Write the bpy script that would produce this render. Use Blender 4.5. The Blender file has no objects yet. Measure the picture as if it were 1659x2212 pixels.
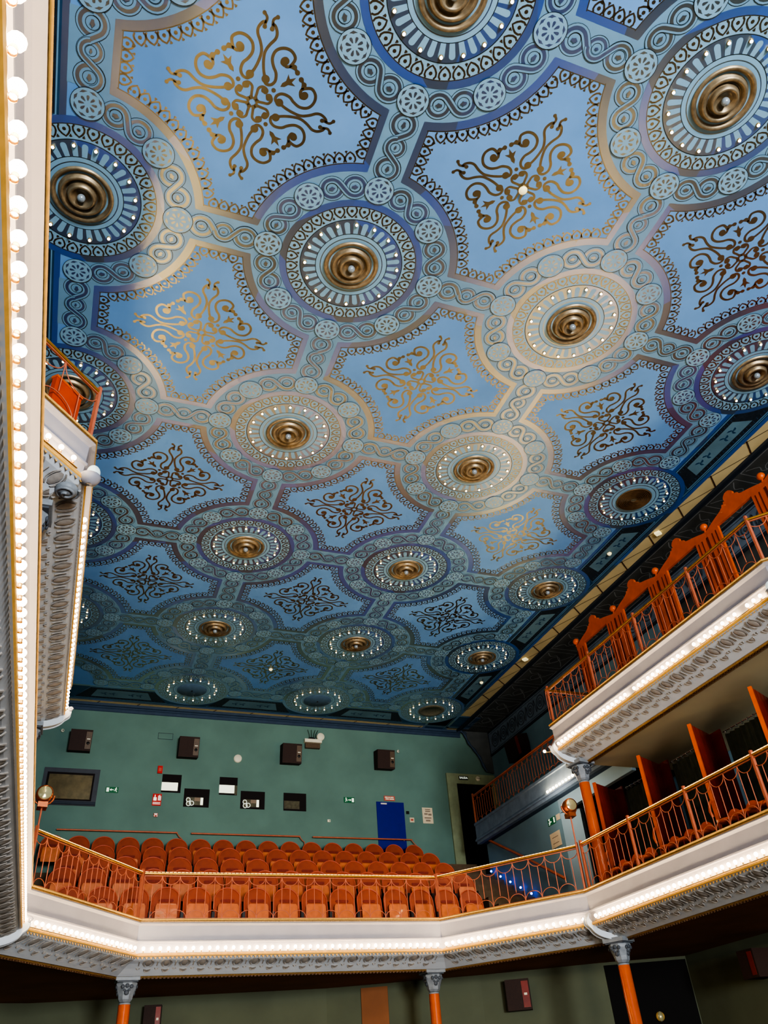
import bpy, math, random
from mathutils import Vector, Matrix
random.seed(7)
PI = math.pi
S = 3.5                       # metres per ceiling bay
ZC = 1.6 + 2.6362 * S         # ceiling height; plan unit = one ceiling bay, z counted down from the ceiling
def c(x, y, z=0.0): return Vector((x * S, y * S, ZC + z * S))
COL = bpy.context.scene.collection

# ------------------------------------------------------------------ materials
def lin(r, g, b):
    f = lambda v: (v / 12.92 if v <= .04045 else ((v + .055) / 1.055) ** 2.4)
    return (f(r / 255), f(g / 255), f(b / 255), 1)
def mat(name, col, rough=.6, metal=0, noise=.12, scale=6, spec=.4, gold=0, grough=.3, emit=None, es=0, coat=0, bump=0, gcol=(1, .97, .68)):
    m = bpy.data.materials.new(name); m.use_nodes = True
    nt = m.node_tree; n = nt.nodes; l = nt.links
    b = n['Principled BSDF']; out = n['Material Output']
    b.inputs['Roughness'].default_value = rough; b.inputs['Metallic'].default_value = metal
    b.inputs['Specular IOR Level'].default_value = spec
    b.inputs['Coat Weight'].default_value = coat
    if noise:
        tc = n.new('ShaderNodeTexCoord'); no = n.new('ShaderNodeTexNoise'); no.inputs['Scale'].default_value = scale
        no.inputs['Detail'].default_value = 4
        mr = n.new('ShaderNodeMapRange'); mr.inputs[1].default_value = .3; mr.inputs[2].default_value = .7
        mr.inputs[3].default_value = 1 - noise; mr.inputs[4].default_value = 1 + noise
        mx = n.new('ShaderNodeVectorMath'); mx.operation = 'SCALE'
        mx.inputs[0].default_value = col[:3]
        l.new(tc.outputs['Object'], no.inputs['Vector']); l.new(no.outputs['Fac'], mr.inputs[0]); l.new(mr.outputs[0], mx.inputs['Scale'])
        l.new(mx.outputs[0], b.inputs['Base Color'])
        if bump:
            bp = n.new('ShaderNodeBump'); bp.inputs['Strength'].default_value = bump; bp.inputs['Distance'].default_value = .02
            l.new(no.outputs['Fac'], bp.inputs['Height']); l.new(bp.outputs[0], b.inputs['Normal'])
    else: b.inputs['Base Color'].default_value = col
    if emit and es < 50: m.cycles.emission_sampling = 'NONE'
    if emit: b.inputs['Emission Color'].default_value = emit; b.inputs['Emission Strength'].default_value = es
    if gold:
        g = n.new('ShaderNodeBsdfGlossy'); g.inputs['Color'].default_value = (*gcol, 1); g.inputs['Roughness'].default_value = grough
        ms = n.new('ShaderNodeMixShader'); ms.inputs[0].default_value = gold
        l.new(b.outputs[0], ms.inputs[1]); l.new(g.outputs[0], ms.inputs[2]); l.new(ms.outputs[0], out.inputs['Surface'])
    return m
def bandmat(name, c1, c2, gold, grough):
    m = mat(name, c1, .55, noise=0, gold=gold, grough=grough)
    n = m.node_tree.nodes; l = m.node_tree.links
    tc = n.new('ShaderNodeTexCoord'); v = n.new('ShaderNodeTexVoronoi'); v.inputs['Scale'].default_value = .75
    sp = n.new('ShaderNodeSeparateColor'); r = n.new('ShaderNodeValToRGB')
    r.color_ramp.elements[0].color = c1; r.color_ramp.elements[1].color = c2
    r.color_ramp.elements[0].position = .35; r.color_ramp.elements[1].position = .65
    l.new(tc.outputs['Object'], v.inputs['Vector']); l.new(v.outputs['Color'], sp.inputs[0]); l.new(sp.outputs[0], r.inputs[0])
    l.new(r.outputs[0], n['Principled BSDF'].inputs['Base Color'])
    return m
M = {}
M['field'] = mat('ceiling_sky_blue_paint', lin(116, 164, 218), .6, noise=.07, scale=1.5, spec=.25)
M['ground'] = mat('ceiling_grey_green_paint', lin(122, 166, 196), .5, noise=.07, scale=3, gold=.09, grough=.33, gcol=(.74, .68, .54))
M['disc'] = mat('ceiling_pale_disc_paint', lin(138, 180, 206), .5, noise=.05, scale=3, gold=.07, grough=.33, gcol=(.74, .68, .54))
M['band'] = bandmat('ceiling_blue_band_paint', lin(10, 104, 206), lin(34, 80, 124), .5, .30)
M['line'] = mat('ceiling_dark_line_paint', lin(30, 12, 10), .5, noise=.1, gold=.40, grough=.30, gcol=(1, .90, .54))
M['thin'] = mat('ceiling_outline_paint', lin(34, 44, 46), .5, noise=0, gold=.05, grough=.3)
M['slate'] = bandmat('ceiling_stripe_paint', lin(20, 80, 148), lin(40, 68, 92), .5, .30)
M['edge'] = mat('ceiling_border_paint', lin(40, 76, 108), .5, noise=.15, scale=3, gold=.03)
M['panelbg'] = mat('ceiling_panel_paint', lin(104, 136, 150), .5, noise=.15, scale=2)
M['panel_dark'] = mat('ceiling_panel_frame_paint', lin(40, 48, 56), .5, noise=.3, scale=20)
M['cream'] = mat('cream_trough_plaster', lin(214, 192, 142), .7, noise=.08, scale=2)
M['creamline'] = mat('cream_trough_mark', lin(70, 48, 36), .7, noise=0)
M['soffitdark'] = mat('gallery_dark_painted_soffit', lin(84, 86, 84), .6, noise=.2, scale=3)
M['greypaint'] = mat('grey_stencil_paint', lin(150, 152, 154), .6, noise=.1)
M['frieze'] = mat('frieze_blue_grey_paint', lin(120, 136, 154), .6, noise=.15)
M['friezeline'] = mat('frieze_dark_paint', lin(44, 52, 64), .6, noise=.1)
M['bronze'] = mat('aged_bronze', lin(158, 140, 112), .45, metal=.65, noise=.25, scale=14)
M['bronze_dark'] = mat('dark_bronze_recess', lin(110, 84, 56), .5, metal=.3, noise=.2, scale=14)
M['glassknob'] = mat('pale_glass_boss', lin(170, 180, 186), .15, metal=.4, noise=0)
M['greydisc'] = mat('blue_grey_disc_paint', lin(92, 118, 142), .55, noise=.12, scale=8)
M['mesh'] = mat('tarnished_grille_metal', lin(130, 122, 100), .5, metal=.3, noise=.3, scale=30)
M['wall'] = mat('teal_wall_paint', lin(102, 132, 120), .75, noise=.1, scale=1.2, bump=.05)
M['sidewall'] = mat('blue_teal_wall_paint', lin(122, 154, 168), .7, noise=.12, scale=1)
M['palewall'] = mat('pale_wall_paint_and_spill', lin(150, 176, 190), .7, noise=.1, scale=1)
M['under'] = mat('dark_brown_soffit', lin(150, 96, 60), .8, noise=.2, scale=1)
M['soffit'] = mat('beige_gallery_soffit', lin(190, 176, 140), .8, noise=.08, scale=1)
M['cornice'] = mat('slate_cornice_paint', lin(56, 72, 92), .6, noise=.1)
M['surround'] = mat('sage_door_surround', lin(150, 158, 124), .7, noise=.1)
M['white'] = mat('balcony_off_white_paint', lin(150, 147, 154), .5, noise=.05, scale=3, spec=.4)
M['cove'] = mat('balcony_cove_paint', lin(206, 210, 214), .6, noise=.06, scale=3)
M['coveorn'] = mat('cove_relief_plaster', lin(164, 156, 148), .6, noise=.12, scale=20)
M['giltlip'] = mat('golden_lip', lin(214, 168, 92), .4, metal=.3, noise=.15, scale=20)
M['beadnotch'] = mat('dark_bead_notch', lin(84, 54, 30), .6, noise=.2, scale=40)
M['lip'] = mat('cream_lip_bulb_glow', lin(236, 178, 84), .5, noise=.1, scale=20)  # cream lip tinted gold to stand in for the bulbs' glow
M['giltdark'] = mat('brown_gilt_bead', lin(170, 132, 80), .5, metal=.2, noise=.3, scale=40)
M['redpaint'] = mat('red_oxide_metal_paint', lin(194, 108, 76), .42, noise=.12, scale=8)
M['brass'] = mat('brass_handrail', lin(214, 150, 62), .28, metal=.75, noise=.1, scale=20)
M['ropelight'] = mat('rope_light_tube', lin(255, 226, 150), .3, noise=0, emit=(1, .62, .20, 1), es=1.5)
M['wood'] = mat('orange_stained_wood', lin(214, 92, 28), .38, noise=.14, scale=4, coat=.2)
M['woodpanel'] = mat('orange_wood_panel', lin(190, 66, 26), .4, noise=.16, scale=4, coat=.2)  # redder, deeper orange than the stained wood
M['groove'] = mat('wood_groove', lin(104, 34, 16), .6, noise=0)
M['darkred'] = mat('dark_red_wood', lin(128, 34, 18), .4, noise=.2, scale=5, coat=.3)
M['seatback'] = mat('red_brown_seat_shell', lin(158, 72, 44), .5, noise=.12, scale=9)
M['seatrim'] = mat('red_seat_rim', lin(192, 92, 66), .4, noise=.05)
M['seatpad'] = mat('dark_red_seat_pad', lin(132, 50, 36), .7, noise=.15, scale=20)
M['seatpan'] = mat('orange_plywood_seat_pan', lin(210, 112, 58), .4, noise=.12, scale=9, coat=.2)
M['black'] = mat('black_painted_metal', lin(26, 22, 22), .5, noise=.1)
M['curtain'] = mat('dark_green_curtain', lin(66, 72, 60), .85, noise=.2, scale=8)
M['steel'] = mat('bright_steel', lin(210, 210, 205), .2, metal=1, noise=0)
M['capital'] = mat('grey_painted_capital', lin(134, 138, 142), .5, noise=.15, scale=14)
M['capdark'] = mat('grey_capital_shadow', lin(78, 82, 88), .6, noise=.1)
M['column'] = mat('orange_painted_iron_column', lin(206, 92, 34), .28, noise=.08, scale=5, coat=.4)
M['speaker'] = mat('brown_black_speaker_grille', lin(56, 36, 28), .7, noise=.15, scale=40)
M['spkstrip'] = mat('speaker_side_panel', lin(98, 78, 58), .5, noise=.15, scale=20)
M['offwhite'] = mat('off_white_plastic', lin(238, 228, 200), .5, noise=.04)
M['paper'] = mat('cream_paper', lin(226, 206, 172), .8, noise=.06, scale=12)
M['paperlit'] = mat('lit_white_panel', lin(240, 240, 215), .6, noise=0, emit=(.95, 1, .78, 1), es=.55)
M['ink'] = mat('grey_ink', lin(150, 130, 110), .8, noise=0)
M['portblack'] = mat('projection_port_black', lin(24, 13, 12), .8, noise=0)
M['portdim'] = mat('dim_projection_window', lin(92, 86, 66), .3, noise=.3, scale=12)
M['green'] = mat('exit_sign_green', lin(14, 92, 52), .5, noise=0, emit=(.01, .12, .05, 1), es=.15)
M['signwhite'] = mat('sign_white', lin(240, 246, 232), .5, noise=0, emit=(.9, 1, .85, 1), es=.35)
M['red'] = mat('fire_sign_red', lin(206, 42, 34), .5, noise=0)
M['pinkred'] = mat('faded_red_label', lin(200, 96, 78), .6, noise=0)
M['bluedoor'] = mat('deep_blue_door_paint', lin(10, 8, 128), .5, noise=.05)
M['copper'] = mat('copper_lantern_metal', lin(190, 112, 74), .3, metal=.8, noise=.15, scale=12)
M['lens'] = mat('lantern_lens', lin(196, 186, 140), .1, metal=.5, noise=0)
M['step'] = mat('worn_brown_step', lin(104, 84, 62), .8, noise=.15, scale=6)
M['led'] = mat('blue_step_light', lin(60, 80, 255), .4, noise=0, emit=(.05, .09, 1, 1), es=14)
M['floor'] = mat('dark_stalls_floor', lin(52, 38, 30), .8, noise=.15)
M['darkroom'] = mat('dark_doorway', lin(14, 10, 8), .9, noise=0)
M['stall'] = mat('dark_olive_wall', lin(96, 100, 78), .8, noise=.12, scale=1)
M['winglass'] = mat('dim_reflecting_glass', lin(96, 84, 58), .12, noise=.3, scale=5)
M['winframe'] = mat('slate_window_frame', lin(72, 74, 80), .6, noise=.1)
M['bulb'] = mat('warm_lit_bulb', lin(255, 240, 210), .3, noise=0, emit=(1, .75, .44, 1), es=95)
M['bulboff'] = mat('unlit_bulb_added_glow', lin(206, 222, 220), .25, noise=0, emit=(.8, .9, .9, 1), es=.25)  # faint emission added to the glass of lamps that are off
M['tiny'] = mat('small_pearl_lamp', lin(240, 236, 215), .3, noise=0, emit=(1, .92, .74, 1), es=3.2)
M['socket'] = mat('brass_lamp_socket', lin(180, 150, 100), .35, metal=.7, noise=0)

# ------------------------------------------------------------------ mesh builder
class MB:
    def __init__(s): s.v = []; s.f = []; s.m = []; s.sm = []
    def add(s, vs, fs, m=0, smooth=False):
        o = len(s.v); s.v += [tuple(v) for v in vs]
        s.f += [tuple(i + o for i in f) for f in fs]; s.m += [m] * len(fs); s.sm += [smooth] * len(fs)
        return s
    def box(s, lo, hi, m=0, X=None):
        x0, y0, z0 = lo; x1, y1, z1 = hi
        vs = [Vector(p) for p in ((x0, y0, z0), (x1, y0, z0), (x1, y1, z0), (x0, y1, z0), (x0, y0, z1), (x1, y0, z1), (x1, y1, z1), (x0, y1, z1))]
        if X: vs = [X @ v for v in vs]
        return s.add(vs, [(0, 3, 2, 1), (4, 5, 6, 7), (0, 1, 5, 4), (1, 2, 6, 5), (2, 3, 7, 6), (3, 0, 4, 7)], m)
    def tube(s, pts, r, m=0, n=6, closed=False, cap=True):
        pts = [Vector(p) for p in pts]; N = len(pts); rings = []
        up = None
        for i, p in enumerate(pts):
            a = pts[(i - 1) % N] if (closed or i) else p; b = pts[(i + 1) % N] if (closed or i < N - 1) else p
            d = (b - a).normalized()
            if up is None: up = Vector((0, 0, 1)) if abs(d.z) < .9 else Vector((1, 0, 0))
            u = (up - d * up.dot(d)).normalized(); w = d.cross(u); up = u
            rr = r[i] if isinstance(r, (list, tuple)) else r
            rings.append([p + (u * math.cos(t) + w * math.sin(t)) * rr for t in (2 * PI * k / n for k in range(n))])
        vs = [v for q in rings for v in q]; fs = []
        for i in range(N if closed else N - 1):
            j = (i + 1) % N
            for k in range(n): fs.append((i * n + k, i * n + (k + 1) % n, j * n + (k + 1) % n, j * n + k))
        s.add(vs, fs, m, n > 4)
        if cap and not closed: s.add(rings[0][::-1] + rings[-1], [tuple(range(n)), tuple(range(n, 2 * n))], m)
        return s
    def lathe(s, prof, o=(0, 0, 0), m=0, n=32, axis=2, smooth=True):
        o = Vector(o); vs = []
        for r, z in prof:
            for k in range(n):
                t = 2 * PI * k / n; a, b = r * math.cos(t), r * math.sin(t)
                vs.append(o + (Vector((a, b, z)) if axis == 2 else Vector((a, z, b)) if axis == 1 else Vector((z, a, b))))
        fs = [(i * n + k, i * n + (k + 1) % n, (i + 1) * n + (k + 1) % n, (i + 1) * n + k) for i in range(len(prof) - 1) for k in range(n)]
        return s.add(vs, fs, m, smooth)
    def ball(s, o, r, m=0, n=12, h=8, sc=(1, 1, 1)):
        prof = [(max(1e-4, math.sin(PI * i / h)), -math.cos(PI * i / h)) for i in range(h + 1)]
        vs = []
        for a, z in prof:
            for k in range(n): vs.append((o[0] + r * sc[0] * a * math.cos(2 * PI * k / n), o[1] + r * sc[1] * a * math.sin(2 * PI * k / n), o[2] + r * sc[2] * z))
        fs = [(i * n + k, i * n + (k + 1) % n, (i + 1) * n + (k + 1) % n, (i + 1) * n + k) for i in range(h) for k in range(n)]
        return s.add(vs, fs, m, True)
    def poly(s, pts, m=0): return s.add(pts, [tuple(range(len(pts)))], m)
    def extr(s, pts, d, m=0, ms=None):
        pts = [Vector(p) for p in pts]; d = Vector(d); n = len(pts)
        return s.add(pts + [p + d for p in pts], [tuple(range(n))[::-1], tuple(range(n, 2 * n))], m).add(
            pts + [p + d for p in pts], [(i, (i + 1) % n, n + (i + 1) % n, n + i) for i in range(n)], m if ms is None else ms)
    def make(s, name, mats, parent=None, origin=None, props=None):
        me = bpy.data.meshes.new(name)
        og = Vector(origin) if origin is not None else Vector((0, 0, 0))
        me.from_pydata([tuple(Vector(v) - og) for v in s.v] if origin is not None else s.v, [], s.f)
        for m in (mats if isinstance(mats, (list, tuple)) else [mats]): me.materials.append(M[m] if isinstance(m, str) else m)
        me.polygons.foreach_set('material_index', s.m); me.polygons.foreach_set('use_smooth', s.sm); me.update()
        o = bpy.data.objects.new(name, me); COL.objects.link(o)
        if parent is not None: o.parent = parent
        elif origin is not None: o.location = og
        return o
def tag(o, label=None, cat=None, group=None, kind=None):
    for k, v in (('label', label), ('category', cat), ('group', group), ('kind', kind)):
        if v: o[k] = v
    return o
def empty(name, loc, label, cat, group=None):
    o = bpy.data.objects.new(name, None); COL.objects.link(o); o.location = loc; o.empty_display_size = .1
    return tag(o, label, cat, group)
def struct(o): o['kind'] = 'structure'; return o
def copy_tree(o, parent=None):
    q = o.copy(); COL.objects.link(q); q.parent = parent
    for ch in list(o.children): copy_tree(ch, q)
    return q
def inst(mesh_obj, parent, loc, rot=(0, 0, 0), scale=(1, 1, 1), name=None):
    q = mesh_obj.copy(); COL.objects.link(q); q.parent = parent; q.location = loc; q.rotation_euler = rot; q.scale = scale
    return q
ORD = ['', 'first', 'second', 'third', 'fourth', 'fifth', 'sixth', 'seventh', 'eighth', 'ninth', 'tenth', 'eleventh', 'twelfth', 'thirteenth', 'fourteenth', 'fifteenth', 'sixteenth', 'seventeenth']

# ------------------------------------------------------------------ flat painted ceiling kit (plan units)
LZ = 0.0006
class Paint:
    def __init__(s): s.v = []; s.f = []; s.m = []
    def polyf(s, pts, m, lay):
        o = len(s.v); z = -lay * LZ / S
        s.v += [(p[0], p[1], z) for p in pts]; s.f.append(tuple(range(o, o + len(pts)))); s.m.append(m)
    def ring(s, cx, cy, r0, r1, m, lay, n=32, a0=0, a1=2 * PI):
        o = len(s.v); z = -lay * LZ / S; full = abs(a1 - a0 - 2 * PI) < 1e-6; k = n if full else n + 1
        for i in range(k):
            t = a0 + (a1 - a0) * i / n; ct, st = math.cos(t), math.sin(t)
            s.v += [(cx + r0 * ct, cy + r0 * st, z), (cx + r1 * ct, cy + r1 * st, z)]
        for i in range(n):
            j = (i + 1) % k; s.f.append((o + 2 * i, o + 2 * i + 1, o + 2 * j + 1, o + 2 * j)); s.m.append(m)
    def disc(s, cx, cy, r, m, lay, n=20):
        s.polyf([(cx + r * math.cos(2 * PI * i / n), cy + r * math.sin(2 * PI * i / n)) for i in range(n)], m, lay)
    def stroke(s, pts, w, m, lay, closed=False):
        N = len(pts); o = len(s.v); z = -lay * LZ / S
        for i, p in enumerate(pts):
            a = pts[(i - 1) % N] if (closed or i) else p; b = pts[(i + 1) % N] if (closed or i < N - 1) else p
            dx, dy = b[0] - a[0], b[1] - a[1]; L = math.hypot(dx, dy) or 1
            ww = (w[i] if isinstance(w, list) else w) / 2; nx, ny = -dy / L * ww, dx / L * ww
            s.v += [(p[0] + nx, p[1] + ny, z), (p[0] - nx, p[1] - ny, z)]
        for i in range(N if closed else N - 1):
            j = (i + 1) % N; s.f.append((o + 2 * i, o + 2 * i + 1, o + 2 * j + 1, o + 2 * j)); s.m.append(m)
    def merge(s, q, T):
        o = len(s.v); s.v += [(*T(v[0], v[1]), v[2]) for v in q.v]
        s.f += [tuple(i + o for i in f) for f in q.f]; s.m += q.m
def smooth(pts, k=4):
    out = []
    for i in range(len(pts) - 1):
        p0 = pts[max(i - 1, 0)]; p1 = pts[i]; p2 = pts[i + 1]; p3 = pts[min(i + 2, len(pts) - 1)]
        for j in range(k):
            t = j / k
            out.append(tuple(.5 * ((2 * p1[a]) + (-p0[a] + p2[a]) * t + (2 * p0[a] - 5 * p1[a] + 4 * p2[a] - p3[a]) * t * t + (-p0[a] + 3 * p1[a] - 3 * p2[a] + p3[a]) * t ** 3) for a in (0, 1)))
    out.append(tuple(pts[-1])); return out
# material slots of the ceiling
CM = ['field', 'ground', 'disc', 'band', 'line', 'thin', 'slate', 'edge', 'panelbg', 'panel_dark']
FI, GR, DI, BA, LI, TH, SL, ED, PB, PD = range(10)
def eye(P, x, y, a, h, w, lay):          # pointed egg motif: base at x,y growing along angle a
    ca, sa = math.cos(a), math.sin(a)
    T = lambda u, v: (x + u * ca - v * sa, y + u * sa + v * ca)
    half = [(0, .36), (.22, .5), (.5, .47), (.78, .28), (1, 0)]
    pts = [(u * h, v * w) for u, v in half] + [(u * h, -v * w) for u, v in half[-2::-1]]
    P.stroke([T(*p) for p in pts], .0062, LI, lay)
    P.disc(*T(h * .38, 0), .0062, LI, lay + .3, 8)
    q = [(.80, .72), (1.06, .58), (1.06, .86)]
    P.polyf([T(u * h, v * w * .97) for u, v in q[:2]] + [T(1.12 * h, .70 * w)] + [T(q[2][0] * h, q[2][1] * w)], LI, lay)
def rosette(P, x, y, a0=0):
    P.disc(x, y, .054, DI, 19, 28); P.ring(x, y, .0525, .0545, TH, 19.6, 28)
    n = 48
    for k in range(8):
        b = a0 + (k + .5) * PI / 4
        ins = [(x + (.0445 - .008 * abs(math.cos(4 * (t - a0)))) * math.cos(t), y + (.0445 - .008 * abs(math.cos(4 * (t - a0)))) * math.sin(t)) for t in (b - .3 + .6 * i / 6 for i in range(7))]
        P.stroke([(x + .0415 * math.cos(b - .3 + .6 * i / 6), y + .0415 * math.sin(b - .3 + .6 * i / 6)) for i in range(7)], [.0012, .003, .006, .010, .006, .003, .0012], SL, 20.2)
        t = a0 + k * PI / 4
        P.stroke([(x + r * math.cos(t), y + r * math.sin(t)) for r in (.011, .016, .023, .0275, .029)], [.002, .006, .0095, .008, .003], SL, 20.2)
def leaf(P, x, y, a, s=1):
    T = lambda u, v: (x + (u * math.cos(a) - v * math.sin(a)) * s, y + (u * math.sin(a) + v * math.cos(a)) * s)
    P.polyf([T(*p) for p in ((.013, 0), (.006, .004), (.002, .0085), (-.004, .005), (-.011, .004), (-.011, -.004), (-.004, -.005), (.002, -.0085), (.006, -.004))], SL, 18)
def loop(P, x, y, a, r, small=False, L=3):
    P.disc(x, y, r, GR, L, 24); P.ring(x, y, r - .0012, r + .0008, TH, L + .6, 28)
    P.ring(x, y, r * .62, r * .86, SL, L + 1, 28)
    P.ring(x, y, r * .42 - .001, r * .42 + .001, TH, L + 1.4, 20)
    leaf(P, x, y, a, .62 if small else 1)
def scross(P, x0, y0, x1, y1, r0, r1, sgn, lay):   # S ribbon passing between two loops
    dx, dy = x1 - x0, y1 - y0; D = math.hypot(dx, dy); a = math.atan2(dy, dx)
    pts = []
    ra, rb = r0 * .74, r1 * .74
    ph = math.acos(min(1, (ra + rb) / D))
    for i in range(9):
        t = PI * .97 + (ph - PI * .97) * i / 8
        pts.append((x0 + ra * math.cos(a + sgn * t), y0 + ra * math.sin(a + sgn * t)))
    for i in range(9):
        t = PI + ph + (PI * 1.97 - PI - ph) * i / 8
        pts.append((x1 + rb * math.cos(a + sgn * t), y1 + rb * math.sin(a + sgn * t)))
    w = r0 * .52
    P.stroke(pts, w + .003, TH, lay); P.stroke(pts, w, GR, lay + 1); P.stroke(pts, r0 * .25, SL, lay + 2)
def chain(P, pts, rs, lay=6):
    for i, ((x, y, a), r) in enumerate(zip(pts, rs)): loop(P, x, y, a, r, r < .044, 3 + 2 * i)
    for i in range(len(pts) - 1):
        scross(P, pts[i][0], pts[i][1], pts[i + 1][0], pts[i + 1][1], rs[i], rs[i + 1], 1 if i % 2 else -1, 11 + 3 * i)
def node_paint(quads=(0, 1, 2, 3), x=0, y=0):
    P = Paint()
    A = [q * PI / 2 for q in quads]
    for a in A:
        P.ring(0, 0, .278, .402, GR, 1, 16, a, a + PI / 2)
        P.ring(0, 0, .390, .4195, BA, 2, 16, a + .16, a + PI / 2 - .16)
        P.ring(0, 0, .4185, .4220, LI, 3.2, 16, a + .20, a + PI / 2 - .20)
        for s0 in (0, PI / 4):
            t1, t2 = a + s0 + PI / 12 + .006, a + s0 + PI / 6 - .006
            R = .332
            pts = [(R * math.cos(t), R * math.sin(t), t + PI / 2) for t in (t1, t2)]
            chain(P, pts, [.047, .047])
        rosette(P, .332 * math.cos(a + PI / 4), .332 * math.sin(a + PI / 4), a)
    done = set()
    for q in quads:
        for e in (q, (q + 1) % 4):
            if e in done: continue
            done.add(e); rosette(P, .332 * math.cos(e * PI / 2), .332 * math.sin(e * PI / 2), 0)
    return P
def conn_paint(sides=(1, -1)):           # connector along +x from node to node; sides = which long edges carry the blue band
    P = Paint()
    P.polyf([(.384, -.066), (.616, -.066), (.616, .066), (.384, .066)], GR, 2.2)
    for s in sides:
        P.polyf([(.384, .063 * s), (.616, .063 * s), (.588, .087 * s), (.412, .087 * s)], BA, 2.8)
        P.stroke([(.412, .088 * s), (.588, .088 * s)], .003, LI, 3)
    pts = [(.418, 0, 0), (.5, 0, 0), (.582, 0, 0)]
    chain(P, pts, [.049, .040, .049])
    return P
def field_paint():
    P = Paint()
    # eyes along the outline, centre of the bay at 0,0
    for q in range(4):
        a = q * PI / 2; ca, sa = math.cos(a), math.sin(a)
        T = lambda x, y: (x * ca - y * sa, x * sa + y * ca)
        for k in range(4):
            p = T(.411, -.0555 + .037 * k); eye(P, *p, a + PI, .036, .034, 2)
        for k in range(12):
            t = PI + .275 + (PI / 2 - .55) * (k + .5) / 12
            p = T(.5 + .4235 * math.cos(t), .5 + .4235 * math.sin(t)); eye(P, *p, a + t, .037, .036, 2)
    st = {'spiral': [(0.0744, -0.1408), (0.0882, -0.1442), (0.0976, -0.1605), (0.0988, -0.1766), (0.0815, -0.1915), (0.0576, -0.1913), (0.0371, -0.1769), (0.0314, -0.1518), (0.0406, -0.1286), (0.0528, -0.1114), (0.0556, -0.0881), (0.0457, -0.0723), (0.0303, -0.0694), (0.0205, -0.0807)],
          'curl': [(0.0744, -0.1408), (.062, -.147), (.063, -.160), (.072, -.165)],
          'tail': [(0.0882, -0.1442), (0.1047, -0.1433), (0.1154, -0.1368)],
          'stem': [(0.0254, -0.082), (0.0149, -0.1043), (0.0073, -0.1335), (0.0052, -0.1619), (0.0143, -0.1869), (0.0278, -0.2093), (0.0288, -0.2271), (0.0196, -0.2438), (0.0093, -0.2480)],
          'tip': [(0.0133, -0.2329), (0.0107, -0.2464), (0.010, -0.2604), (0.0199, -0.2706)],
          'inner': [(0.0066, -0.0162), (0.0083, -0.0315), (0.0108, -0.05), (0.0249, -0.0585), (0.0384, -0.0509), (0.0347, -0.0412), (0.0259, -0.0457)]}
    W = {'spiral': .0098, 'curl': .008, 'tail': .009, 'stem': .0094, 'tip': .0085, 'inner': .0088}
    dots = [(.0725, -.157, .0125), (.0254, -.084, .0135), (.117, -.134, .0085), (.104, -.147, .0085), (.0205, -.2706, .0065), (.0115, -.2336, .0072), (.0072, -.0145, .0075), (.0275, -.0475, .0085)]
    for q in range(4):
        for s in (1, -1):
            a = q * PI / 2; ca, sa = math.cos(a), math.sin(a)
            T = lambda p: (s * p[0] * ca - p[1] * sa, s * p[0] * sa + p[1] * ca)
            for n_, p in st.items(): P.stroke([T(v) for v in smooth(p, 4)], W[n_], LI, 2)
            for x, y, r in dots: P.disc(*T((x, y)), r, LI, 3, 12)
        a = q * PI / 2 + PI / 4; T = lambda u, v: (u * math.cos(a) - v * math.sin(a), u * math.sin(a) + v * math.cos(a))
        P.disc(*T(.0815, 0), .0075, LI, 2, 12)
        P.polyf([T(*p) for p in ((.106, 0), (.118, .007), (.132, .007), (.150, .021), (.146, .006), (.166, 0), (.146, -.006), (.150, -.021), (.132, -.007), (.118, -.007))], LI, 2)
    return P
NX = 3; YMAX = 5; YMIN = -1
XL, XR, YB = -.30, 3.30, 5.335
full = Paint()
full.polyf([(XL, YMIN - .4), (XR, YMIN - .4), (XR, YB), (XL, YB)], FI, 0)
nodes = {}
def quads_for(i, j):
    q = []
    if i < NX and j < YMAX: q.append(0)
    if i > 0 and j < YMAX: q.append(1)
    if i > 0 and j > YMIN: q.append(2)
    if i < NX and j > YMIN: q.append(3)
    return tuple(q)
for i in range(NX + 1):
    for j in range(YMIN, YMAX + 1):
        q = quads_for(i, j)
        if q not in nodes: nodes[q] = node_paint(q)
        full.merge(nodes[q], lambda x, y: (x + i, y + j))
cp, cpa, cpb = conn_paint(), conn_paint((1,)), conn_paint((-1,))
for i in range(NX + 1):
    for j in range(YMIN, YMAX + 1):
        if i < NX: full.merge(cpb if j == YMAX else cp, lambda x, y: (x + i, y + j))
        if j < YMAX: full.merge(cpb if i == 0 else cpa if i == NX else cp, lambda x, y: (-y + i, x + j))
fp = field_paint()
for i in range(NX):
    for j in range(YMIN, YMAX): full.merge(fp, lambda x, y: (x + i + .5, y + j + .5))
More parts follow.
